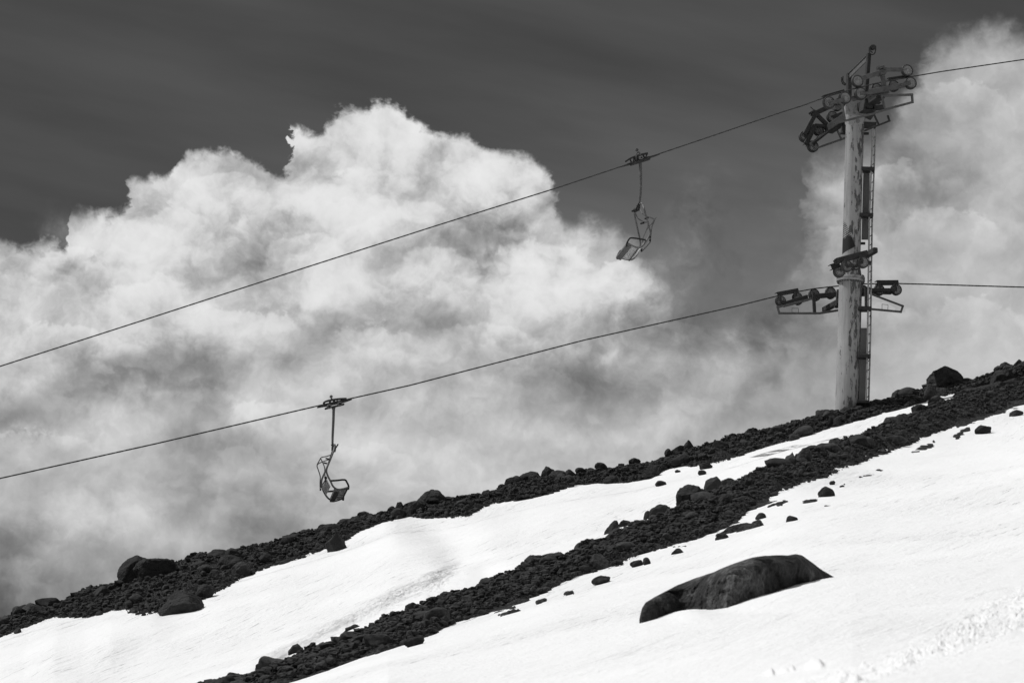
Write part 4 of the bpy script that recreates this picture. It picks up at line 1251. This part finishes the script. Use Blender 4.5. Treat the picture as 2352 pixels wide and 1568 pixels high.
# ------------------------------------------------------------------ rocks
import bmesh
def ico(sub):
    bm = bmesh.new(); bmesh.ops.create_icosphere(bm, subdivisions=sub, radius=1.0)
    v = np.array([x.co[:] for x in bm.verts]); f = np.array([[l.index for l in fc.verts] for fc in bm.faces]); bm.free()
    return v, f
ICO = {s_: ico(s_) for s_ in (1, 2, 3, 4, 5)}
def rock_shape(seed, kind='mid', sub=4, lean=0.0):
    rs = np.random.RandomState(seed)
    v, f = ICO[sub]; v = v.copy()
    ncut, rough_ = {'round': (9, .11), 'mid': (16, .13), 'angular': (22, .12), 'flat': (12, .12), 'peak': (12, .12)}[kind]
    lo = {'round': .84, 'mid': .66, 'angular': .50, 'flat': .66, 'peak': .6}[kind]
    o = rs.uniform(-50, 50, 3)
    low = perlin(v[:, 0] * 1.1 + o[0], v[:, 1] * 1.1 + o[1], v[:, 2] * 1.1 + o[2], seed)
    v = v * (1 + .38 * low)[:, None]
    for i in range(ncut):
        nn_ = rs.normal(size=3); nn_ /= np.linalg.norm(nn_)
        d0 = rs.uniform(lo, .95)
        dd = v @ nn_ - d0
        over = np.clip(dd, 0, None)
        v = v - nn_[None, :] * (over * .985)[:, None]
    h1 = perlin(v[:, 0] * 2.6 + o[1], v[:, 1] * 2.6 + o[2], v[:, 2] * 2.6, seed + 1)
    h2 = perlin(v[:, 0] * 6 + o[1], v[:, 1] * 6 + o[2], v[:, 2] * 6, seed + 2)
    h3 = perlin(v[:, 0] * 14 + o[1], v[:, 1] * 14 + o[2], v[:, 2] * 14, seed + 3)
    nrm = v / np.linalg.norm(v, axis=1)[:, None]
    v = v + nrm * (h1 * rough_ + h2 * rough_ * .45 + (h3 * rough_ * .3 if sub > 3 else 0))[:, None]
    for a in range(3):
        v[:, a] = (v[:, a] - v[:, a].min()) / np.ptp(v[:, a]) * 2 - 1
    if kind == 'peak':
        t = (v[:, 2] + 1) / 2
        k_ = 1 - .55 * t ** 1.4
        v[:, 0] *= k_; v[:, 1] *= k_
    v[:, 0] += lean * (v[:, 2] + 1) * .35
    v[:, 0] = (v[:, 0] - v[:, 0].min()) / np.ptp(v[:, 0]) * 2 - 1
    return v, f
def boulder(x0, x1, y0, y1, kind, lean, label, seed, mat='boulder', bury=.45, cat='boulder', group=None, name='boulder', sub=None):
    cx = (x0 + x1) / 2
    Yc = ground_hit(cx, y1)
    sc_ = Yc / FPX / .97
    wm_ = (x1 - x0) * sc_ / 2
    dm = wm_ * (.9 if kind != 'flat' else .75)
    Y = Yc + dm * .55
    # the crest of the ridge: never sink a rock behind it
    ci = int(np.clip(np.searchsorted(UU, float(uv_of(cx, y1)[0])), 0, nc_ - 1)); Y = min(Y, float(CC['dU1'][ci]) + .4)
    top = at(cx, y0, Y); bot = at(cx, y1, Y)
    hv = top.z - bot.z
    H = hv * (1 + bury)
    v, f = rock_shape(seed, kind, sub or (5 if x1 - x0 > 60 else 4 if x1 - x0 > 26 else 3), lean)
    v = v * np.array([wm_ * 1.04, dm, H / 2])
    c = Vector((top.x, Y, top.z - H / 2))
    ob = mesh_np(name, v, f, M[mat]); ob.location = c
    ob.data.set_sharp_from_angle(angle=math.radians(32))
    tag(ob, label, cat, group)
    return ob
R = [
 (273, 350, 1276, 1338, 'round', .9, 'large smooth leaning boulder on the ridge at left, highest of the left cluster'),
 (311, 406, 1280, 1330, 'mid', .1, 'broad hump-backed boulder leaning against the large smooth one on the left ridge'),
 (443, 476, 1266, 1290, 'peak', -.1, 'small pointed rock on the skyline right of the broad hump-backed boulder'),
 (476, 534, 1260, 1285, 'flat', .1, 'low rounded skyline rock just right of the small pointed rock'),
 (493, 566, 1273, 1311, 'flat', .3, 'long slab-like dark rock slanting below the low skyline rock at left'),
 (532, 576, 1289, 1320, 'mid', 0, 'squarish grey rock at the right end of the slanting dark slab'),
 (478, 507, 1310, 1331, 'round', 0, 'round dark stone below the slanting dark slab'),
 (367, 467, 1355, 1411, 'mid', .1, 'big broad-faced boulder set in the snow edge of the left ridge'),
 (451, 493, 1341, 1372, 'round', .3, 'dark block wedged behind the right shoulder of the big broad-faced boulder'),
 (66, 115, 1387, 1412, 'mid', .1, 'humped rock on the skyline near the left edge, beside a grass tuft'),
 (4, 33, 1412, 1430, 'round', 0, 'round rock at the far left end of the ridge'),
 (123, 149, 1383, 1400, 'mid', 0, 'small block on the skyline between two larger humps at far left'),
 (171, 205, 1357, 1380, 'mid', -.2, 'steep little rock on the left skyline, lowest of a stair of three'),
 (196, 217, 1345, 1370, 'round', 0, 'narrow rounded stone on the left skyline, middle of a stair of three'),
 (210, 258, 1345, 1372, 'mid', .2, 'wide flat-topped rock on the left skyline, upper of a stair of three'),
 (279, 311, 1319, 1335, 'flat', .2, 'wedge of rock lying at the foot of the large smooth leaning boulder'),
 (31, 49, 1440, 1453, 'angular', .3, 'angular chip of rock on the snow edge at far left'),
 (731, 783, 1201, 1226, 'flat', 0, 'flat-topped dark block on the skyline below the lower chair'),
 (749, 797, 1224, 1264, 'angular', 0, 'large grey-faced boulder at the snow edge below the lower chair'),
 (798, 839, 1184, 1205, 'round', .1, 'rounded rock on the skyline right of the flat-topped block'),
 (839, 860, 1182, 1196, 'angular', 0, 'small angular stone close right of the rounded skyline rock'),
 (601, 628, 1244, 1260, 'round', .2, 'lone round stone on the skyline at left of centre'),
 (655, 697, 1225, 1244, 'flat', .2, 'low slab on the skyline left of the flat-topped block'),
 (686, 718, 1213, 1230, 'mid', 0, 'small humped rock on top of the low skyline slab'),
 (593, 627, 1270, 1292, 'mid', 0, 'dark rock in the scree below the lone round skyline stone'),
 (905, 934, 1152, 1182, 'peak', -.2, 'upright standing stone at the left of the central boulder group'),
 (923, 981, 1152, 1181, 'angular', .4, 'dark slanting block in front of the sharp-topped boulder'),
 (950, 1030, 1124, 1160, 'peak', .3, 'sharp-topped grey boulder, highest of the central skyline group'),
 (1159, 1197, 1093, 1121, 'round', .1, 'round dark boulder on the skyline left of the domed boulder'),
 (1191, 1242, 1082, 1104, 'flat', .1, 'long low-backed rock on the skyline between two taller boulders'),
 (1243, 1276, 1070, 1097, 'peak', 0, 'domed pointed boulder standing alone on the central skyline'),
 (1143, 1162, 1111, 1125, 'mid', 0, 'small block just left of the round dark skyline boulder'),
 (1106, 1128, 1124, 1138, 'round', .1, 'solitary round stone on the skyline at the centre'),
 (1219, 1265, 1096, 1117, 'angular', 0, 'broad rough rock below the domed pointed boulder'),
 (1292, 1321, 1077, 1098, 'round', .1, 'round rock right of the domed boulder, first of a row of three'),
 (1321, 1346, 1073, 1086, 'round', 0, 'low round rock, middle of the row of three right of the domed boulder'),
 (1347, 1370, 1074, 1085, 'round', 0, 'small flattened rock, last of the row of three right of the domed boulder'),
 (1444, 1471, 1051, 1066, 'round', 0, 'rounded rock on the skyline above the snow notch'),
 (1479, 1515, 1060, 1091, 'peak', 0, 'dark conical boulder just left of the snow notch'),
 (1384, 1419, 1093, 1108, 'flat', 0, 'oval flat rock lying above the snow edge left of the conical boulder'),
 (1505, 1530, 1103, 1115, 'flat', .2, 'flat stone lying alone on the snow below the conical boulder'),
 (1387, 1420, 1194, 1228, 'mid', .5, 'tall slab rock breaking the upper edge of the near rib'),
 (1389, 1440, 1211, 1238, 'flat', .4, 'long tilted rock leaning on the tall slab of the near rib'),
 (1418, 1450, 1194, 1213, 'mid', .1, 'small dark rock right of the tall slab on the near rib'),
 (1355, 1404, 1270, 1305, 'angular', -.2, 'pale rough boulder low on the near rib close to the snow'),
 (1330, 1358, 1297, 1319, 'angular', 0, 'blocky rock touching the lower left of the pale rough boulder'),
 (1258, 1296, 1273, 1302, 'mid', .3, 'grey domed rock on the near rib at the centre'),
 (1208, 1231, 1274, 1291, 'round', 0, 'dark stone on the upper edge of the near rib left of the grey domed rock'),
 (1220, 1256, 1275, 1288, 'flat', .2, 'thin flat rock beside the dark stone on the edge of the near rib'),
 (1359, 1401, 1321, 1337, 'flat', .3, 'flat dark rock stranded on the snow below the near rib'),
 (1447, 1478, 1285, 1299, 'flat', .2, 'low dark rock on the snow, left of a pair under the near rib'),
 (1476, 1494, 1279, 1295, 'mid', 0, 'small upright dark rock, right of a pair under the near rib'),
 (928, 974, 1460, 1483, 'flat', .3, 'dark flat ledge of rock at the lower edge of the near rib'),
 (930, 960, 1383, 1405, 'round', .1, 'rounded rock on the upper edge of the near rib at left of centre'),
 (792, 828, 1431, 1449, 'mid', .1, 'humped rock on the upper edge of the near rib further down left'),
 (663, 698, 1477, 1500, 'mid', .1, 'knob of rock on the near rib not far above the bottom edge'),
 (588, 634, 1511, 1540, 'angular', .1, 'sloping block on the near rib at the bottom left'),
 (519, 552, 1543, 1563, 'round', .1, 'lowest dark rock of the near rib at the bottom edge of the picture'),
 (1553, 1627, 1112, 1162, 'mid', .15, 'very large dark boulder on the near rib below the conical boulder'),
 (1617, 1662, 1094, 1132, 'round', .0, 'round-headed boulder behind the right side of the very large dark boulder'),
 (1654, 1690, 1098, 1116, 'flat', 0, 'low tail of rock to the right of the round-headed boulder'),
 (1491, 1541, 1157, 1193, 'mid', .3, 'rounded boulder on the rib edge below left of the very large dark boulder'),
 (1478, 1498, 1172, 1193, 'round', 0, 'small stone tucked left of the rounded boulder on the rib edge'),
 (1645, 1698, 1135, 1166, 'angular', .35, 'broad wedge-shaped boulder in the middle of the near rib'),
 (1565, 1598, 1010, 1038, 'peak', -.2, 'tall pointed boulder on the skyline above the snow notch'),
 (1526, 1544, 1029, 1043, 'peak', 0, 'small pointed stone left of the tall pointed skyline boulder'),
 (1541, 1598, 1042, 1066, 'flat', .1, 'long dark rock bedded above the snow notch under the pointed boulder'),
 (1606, 1636, 1062, 1076, 'mid', 0, 'brick-shaped rock at the snow edge right of the snow notch'),
 (1603, 1622, 1079, 1089, 'round', 0, 'small round stone lying in the snow notch'),
 (1550, 1563, 1078, 1084, 'flat', 0, 'tiny dark chip on the snow at the head of the snow notch'),
 (1714, 1747, 983, 1003, 'mid', 0, 'humped rock on the skyline left of the tower'),
 (1812, 1844, 965, 981, 'mid', .1, 'rough rock on the skyline with a cushion plant to its left'),
 (1796, 1835, 1038, 1077, 'angular', -.3, 'pale triangular face of a boulder on the upper edge of the near rib'),
 (1828, 1866, 1026, 1068, 'mid', 0, 'dark boulder joined to the right of the pale triangular boulder'),
 (1735, 1759, 1177, 1192, 'round', .1, 'round dark rock at the snow edge of a gravel spit'),
 (1806, 1832, 1183, 1198, 'flat', .3, 'single smooth dark stone on open snow above the giant boulder'),
 (1643, 1674, 1225, 1241, 'flat', .3, 'dark triangular rock on the snow under the near rib'),
 (1542, 1570, 1258, 1272, 'peak', .2, 'flattened pointed rock on the snow left of the dark triangular rock'),
 (1812, 1837, 995, 1010, 'flat', .4, 'slanting pale slab at the snow edge left of the tower'),
 (2126, 2220, 843, 889, 'mid', .05, 'very big pale-topped boulder on the right skyline, right of the tower'),
 (2045, 2089, 895, 918, 'mid', .3, 'dark rock on the skyline between the tower and the big pale-topped boulder'),
 (2001, 2026, 916, 930, 'round', 0, 'small rounded rock close to the right of the tower foot'),
 (2122, 2151, 881, 914, 'round', 0, 'round rock under the left side of the big pale-topped boulder'),
 (2130, 2171, 906, 934, 'round', .1, 'rounded rock at the upper tip of the snow strip'),
 (2138, 2180, 890, 909, 'flat', 0, 'flat dark rock directly below the big pale-topped boulder'),
 (2093, 2131, 929, 952, 'flat', .3, 'low rock at the lower edge of the snow strip tip'),
 (2049, 2088, 951, 974, 'mid', 0, 'pale squarish rock on the rib edge right of the tower'),
 (2028, 2053, 958, 976, 'angular', .3, 'dark rock joined to the left of the pale squarish rock'),
 (1949, 1999, 996, 1027, 'mid', -.1, 'pale-topped boulder on the near rib straight below the tower'),
 (1998, 2034, 998, 1021, 'mid', .2, 'dark boulder right of the pale-topped boulder below the tower'),
 (1904, 1933, 1005, 1018, 'mid', .2, 'small black rock on the rib edge down left of the tower'),
 (2205, 2231, 893, 910, 'angular', .1, 'sharp dark rock in the scree right of the big pale-topped boulder'),
 (2273, 2328, 852, 880, 'mid', .2, 'pale broad rock near the right edge, below the skyline'),
 (2290, 2326, 832, 854, 'mid', 0, 'skyline boulder near the right edge, left of the last peak'),
 (2327, 2350, 825, 842, 'peak', 0, 'small peaked rock on the skyline at the right edge'),
 (1879, 1917, 1116, 1141, 'round', 0, 'round boulder standing by itself on the snow below the near rib'),
 (2237, 2275, 975, 995, 'flat', .5, 'dark rock on the snow near the right edge, pointing up right'),
 (2317, 2350, 941, 957, 'flat', .5, 'dark flat rock on the snow at the right edge'),
 (1879, 1918, 940, 962, 'mid', .1, 'block at the left foot of the tower, outermost of the pile'),
 (1862, 1893, 954, 972, 'mid', .3, 'dark rock lowest in the pile left of the tower foot'),
 (1926, 1962, 934, 953, 'mid', 0, 'dark rock leaning against the front of the tower foot'),
 (1958, 1987, 932, 949, 'round', 0, 'rounded rock in front of the ladder foot'),
 (1899, 1916, 956, 976, 'peak', 0, 'narrow upright stone below the block at the tower foot'),
 (1914, 1932, 956, 974, 'round', 0, 'small square stone right of the narrow upright one at the tower foot'),
 (1905, 1918, 1103, 1113, 'angular', 0, 'tiny dark rock just above the round boulder on the snow'),
]
for i, (x0, x1, y0, y1, kind, lean, lab) in enumerate(R):
    boulder(x0, x1, y0, y1, kind, lean, lab, 300 + i * 3, mat='boulder_pale' if ('pale' in lab or 'grey' in lab) else 'boulder')

# the giant boulder melting out of the foreground snow
TOPL = [(1466, 1436), (1470, 1413.5), (1474.6, 1396), (1483, 1383), (1505, 1369.5), (1527, 1358.5), (1554, 1344), (1593, 1329), (1637, 1314.5), (1670, 1300), (1703, 1288), (1730, 1280),
        (1758, 1276), (1782.6, 1274.5), (1809, 1275), (1829, 1272), (1843, 1274.5), (1866, 1291), (1890, 1309), (1912, 1322), (1929, 1331)]
BOTL = [(1466, 1440), (1475.7, 1443), (1501, 1440), (1516, 1433), (1529.6, 1420), (1545, 1411), (1576, 1408), (1620, 1410), (1655, 1408.5), (1692, 1400), (1721, 1393.7), (1743, 1382.7),
        (1769, 1374), (1813, 1363), (1842, 1356), (1868, 1348.6), (1912, 1336.5), (1929, 1332)]
nx, nphi = 300, 150
xs_ = np.linspace(1468.5, 1928.5, nx)
tl = np.interp(xs_, *np.array(TOPL).T); bl = np.interp(xs_, *np.array(BOTL).T)
gh = np.array([ground_hit(x, y) for x, y in zip(xs_, bl)]); gh = smooth1(smooth1(gh, 71), 51)
V = []
for j in range(nx):
    hpx = max(bl[j] - tl[j], .5)
    Hm = hpx * gh[j] / FPX
    Dm = max(Hm * 2.4, .12)
    yc = gh[j] + Dm * .5
    zt = at(xs_[j], tl[j], yc).z
    zb = at(xs_[j], bl[j], gh[j]).z - .5
    for k in range(nphi):
        ph = 2 * math.pi * k / nphi
        c_, s_ = math.cos(ph), math.sin(ph)
        ex_ = .62 if s_ < 0 else .62 + .75 * s_ * (1.0 if c_ > 0 else .2)
        yy = yc - math.copysign(abs(c_) ** ex_, c_) * Dm * .5 * (1 + .10 * (1 - s_) * .5)
        zz = (zt + zb) / 2 + math.copysign(abs(s_) ** .85, s_) * (zt - zb) / 2
        u_ = float(uv_of(xs_[j], (tl[j] + bl[j]) / 2)[0])
        V.append((u_ * yy, yy, zz))
V = np.array(V).reshape(nx, nphi, 3)
# facets and pits
fr = np.repeat(((xs_ - 1466) / 460)[:, None], nphi, 1)
hz = (V[..., 2] - V[..., 2].min(1)[:, None]) / (np.ptp(V[..., 2], axis=1)[:, None] + 1e-6)
taper = np.clip(np.minimum(fr, 1 - fr) * 9, 0, 1)
n1 = perlin(V[..., 0] * 2.2, V[..., 1] * 2.2, V[..., 2] * 3.5, 71); n2 = perlin(V[..., 0] * 6, V[..., 1] * 6, V[..., 2] * 9, 72); n3 = perlin(V[..., 0] * 16, V[..., 1] * 16, V[..., 2] * 22, 73)
n4 = perlin(V[..., 0] * 38, V[..., 1] * 38, V[..., 2] * 46, 74)
crk = np.clip(.06 - np.abs(perlin(V[..., 0] * 1.7 + V[..., 2] * 2, V[..., 1] * 1.5, V[..., 2] * 3.0, 75)), 0, 1) * 14
roughzone = np.clip(1.25 - fr * 1.1 + .5 * n1, .15, 1)
front = np.clip((V[..., 1].mean(1)[:, None] - V[..., 1]) / .3, 0, 1)
cutline = .80 - .25 * np.abs((fr - .68) / .35) ** 1.5
scoop = np.clip((cutline - hz) * 6, 0, 1) * np.clip((fr - .44) * 12, 0, 1) * np.clip((.93 - fr) * 10, 0, 1)
edgekeep = np.clip(1 - (hz - .93) * 14, .15, 1)
V[..., 1] += (crk * .03 + scoop * .22 * front + (n1 * .16 + n2 * .11 * roughzone + n3 * .05 * roughzone + n4 * .026 * roughzone)) * taper * edgekeep
V[..., 2] += (n2 * .04 + n3 * .02 * roughzone) * taper * edgekeep
V = V.reshape(-1, 3)
F = []
for j in range(nx - 1):
    a = j * nphi; k = np.arange(nphi); k2 = (k + 1) % nphi
    F.append(np.stack([a + k, a + k2, a + nphi + k2, a + nphi + k], -1))
F = np.concatenate(F)
M['giant'] = rock_material('giant_rock_lit_patch', .024, .55, 2.2, lit_patch=.065, bmp=1.0)  # its sunlit patch is put into the colour
cen = V.mean(0)
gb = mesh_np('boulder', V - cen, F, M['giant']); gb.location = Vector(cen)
bm = bmesh.new(); bm.from_mesh(gb.data)
bmesh.ops.holes_fill(bm, edges=[e for e in bm.edges if e.is_boundary], sides=0)
bmesh.ops.recalc_face_normals(bm, faces=bm.faces[:]); bm.to_mesh(gb.data); bm.free()
gb.data.set_sharp_from_angle(angle=math.radians(60))
tag(gb, 'giant whale-shaped boulder melting out of the open snow in the foreground', 'boulder')

# smaller loose stones: individuals, then the gravel too small to count
rng_ = np.random.RandomState(8)
protos = []
for i in range(9):
    v, f = rock_shape(900 + i, ['round', 'mid', 'angular', 'mid', 'flat'][i % 5], 3)
    protos.append(mesh_np('stone', v * np.array([1, .85, .72]), f, M['scree'], link=False))
for p in protos: p.set_sharp_from_angle(angle=math.radians(45))
def scree_samples(n_, which, smin, seed, wide=.195):
    rs = np.random.RandomState(seed); out = []
    while sum(len(o) for o in out) < n_:
        k = 60000
        u = rs.uniform(-wide, wide, k)
        ci = np.clip(np.searchsorted(UU, u), 0, nc_ - 1)
        if which == 'upper':
            y = CC['dL1'][ci] + rs.uniform(-.05, 1, k) * (CC['dU1'][ci] + .9 - CC['dL1'][ci])
        else:
            y = CC['dL2'][ci] + rs.uniform(-.02, 1.0, k) * (CC['dU2'][ci] + .8 - CC['dL2'][ci])
        ri = np.clip(np.searchsorted(YR, y), 0, nr - 1)
        ok = SM[ri, ci] > (smin if smin > 0 else smin - .9 * rs.uniform(0, 1, k) ** 4)
        # inside the picture
        z = np.maximum(ZR[ri, ci], ZS[ri, ci]); py = 784 - FPX * t_of_v((z - 1.6) / y)
        ok &= (py < 1600)
        out.append(np.stack([u * y, y, z], -1)[ok])
    return np.concatenate(out)[:n_]
for which, cnt, lab, grp in (('upper', 140, 'small loose dark stone in the scree of the upper ridge', 'loose stones of the upper ridge'), ('lower', 150, 'small loose dark stone in the scree of the near rib', 'loose stones of the near rib')):
    for x, y, z in scree_samples(cnt, which, .25, 17 if which == 'upper' else 18):
        s_ = float(.06 + .26 * rng_.uniform(0, 1) ** 2.5) * (1.15 if which == 'upper' else .9)
        ob = bpy.data.objects.new('stone', protos[rng_.randint(len(protos))]); COL.objects.link(ob)
        ob.location = (x, y, z + s_ * .18); ob.scale = (s_ * rng_.uniform(.9, 1.5), s_ * rng_.uniform(.8, 1.2), s_ * rng_.uniform(.8, 1.15))
        ob.rotation_euler = (rng_.uniform(-.3, .3), rng_.uniform(-.4, .4), rng_.uniform(0, 6.28))
        tag(ob, lab, 'stone', grp)
# gravel
V0, F0 = ICO[1]
shapes = []
for i in range(12):
    v, f = rock_shape(1300 + i, 'angular', 2 if i < 3 else 1); shapes.append((v, f))
for which, cnt, name_ in (('upper', 50000, 'gravel'), ('lower', 62000, 'gravel')):
    P_ = scree_samples(cnt, which, -.15, 27 if which == 'upper' else 28, .26)
    VV_, FF_ = [], []; off = 0
    rs = np.random.RandomState(4)
    sid = rs.randint(0, 12, len(P_))
    for k in range(12):
        sel = P_[sid == k]; v, f = shapes[k]; m_ = len(sel)
        sz = (.012 + .085 * rs.uniform(0, 1, m_) ** 11) * (.85 if which == 'lower' else 1.15)
        an = rs.uniform(0, 6.28, m_); ca, sa_ = np.cos(an), np.sin(an)
        st = rs.uniform(.7, 1.5, (m_, 3))
        vv = v[None] * st[:, None, :] * sz[:, None, None]
        xx = vv[..., 0] * ca[:, None] - vv[..., 1] * sa_[:, None]; yy = vv[..., 0] * sa_[:, None] + vv[..., 1] * ca[:, None]
        vv = np.stack([xx, yy, vv[..., 2] * .8], -1) + sel[:, None, :] + np.array([0, 0, .02])
        VV_.append(vv.reshape(-1, 3)); FF_.append((f[None] + (np.arange(m_) * len(v))[:, None, None]).reshape(-1, 3) + off); off += m_ * len(v)
    g_ = mesh_np(name_, np.concatenate(VV_), np.concatenate(FF_), M['scree'], smooth=False)
    g_['kind'] = 'stuff'; g_['label'] = 'dark volcanic gravel and small stones covering the %s' % ('upper ridge' if which == 'upper' else 'near rib')
# grass tufts and a cushion plant on the skyline
M['grass'] = rock_material('dry_grass', .05, .3, 9, bmp=.2)
def tuft(x, y, w_, h_, label, seed, nb=60, cushion=False):
    Y = ground_hit(x, y); rs = np.random.RandomState(seed)
    c = at(x, y, Y + .1); sc_ = Y / FPX
    mb = MB()
    for i in range(nb):
        a = rs.uniform(0, 6.28); r_ = rs.uniform(0, .4 if not cushion else 1.0) * w_ * sc_ / 2
        b0 = Vector((math.cos(a) * r_, math.sin(a) * r_, -.03))
        L_ = h_ * sc_ * rs.uniform(.6, 1.1) * (1 if not cushion else (1 - (r_ / (w_ * sc_ / 2)) ** 2 * .8))
        sp = rs.uniform(.1, .9)
        tip = b0 + Vector((math.cos(a) * L_ * sp, math.sin(a) * L_ * sp, L_))
        m_ = (b0 + tip) / 2 + Vector((0, 0, L_ * .12))
        mb.tube([c + b0, c + m_, c + tip], [.012, .010, .003], 4)
    o = mb.build('grass_tuft' if not cushion else 'cushion_plant', M['grass'], None, at_=c)
    tag(o, label, 'grass tuft' if not cushion else 'plant')
tuft(62, 1408, 20, 20, 'dry grass tuft beside the humped skyline rock at far left', 1)
tuft(255, 1348, 12, 12, 'small dry grass tuft on the skyline left of the large smooth boulder', 2, 40)
tuft(185, 1385, 22, 14, 'grass tuft growing below the steep little skyline rock', 3, 60)
tuft(555, 1316, 18, 12, 'grass tuft in front of the squarish grey rock', 4, 50)
tuft(1800, 980, 30, 9, 'low dry cushion plant on the skyline left of the tower', 5, 160, True)
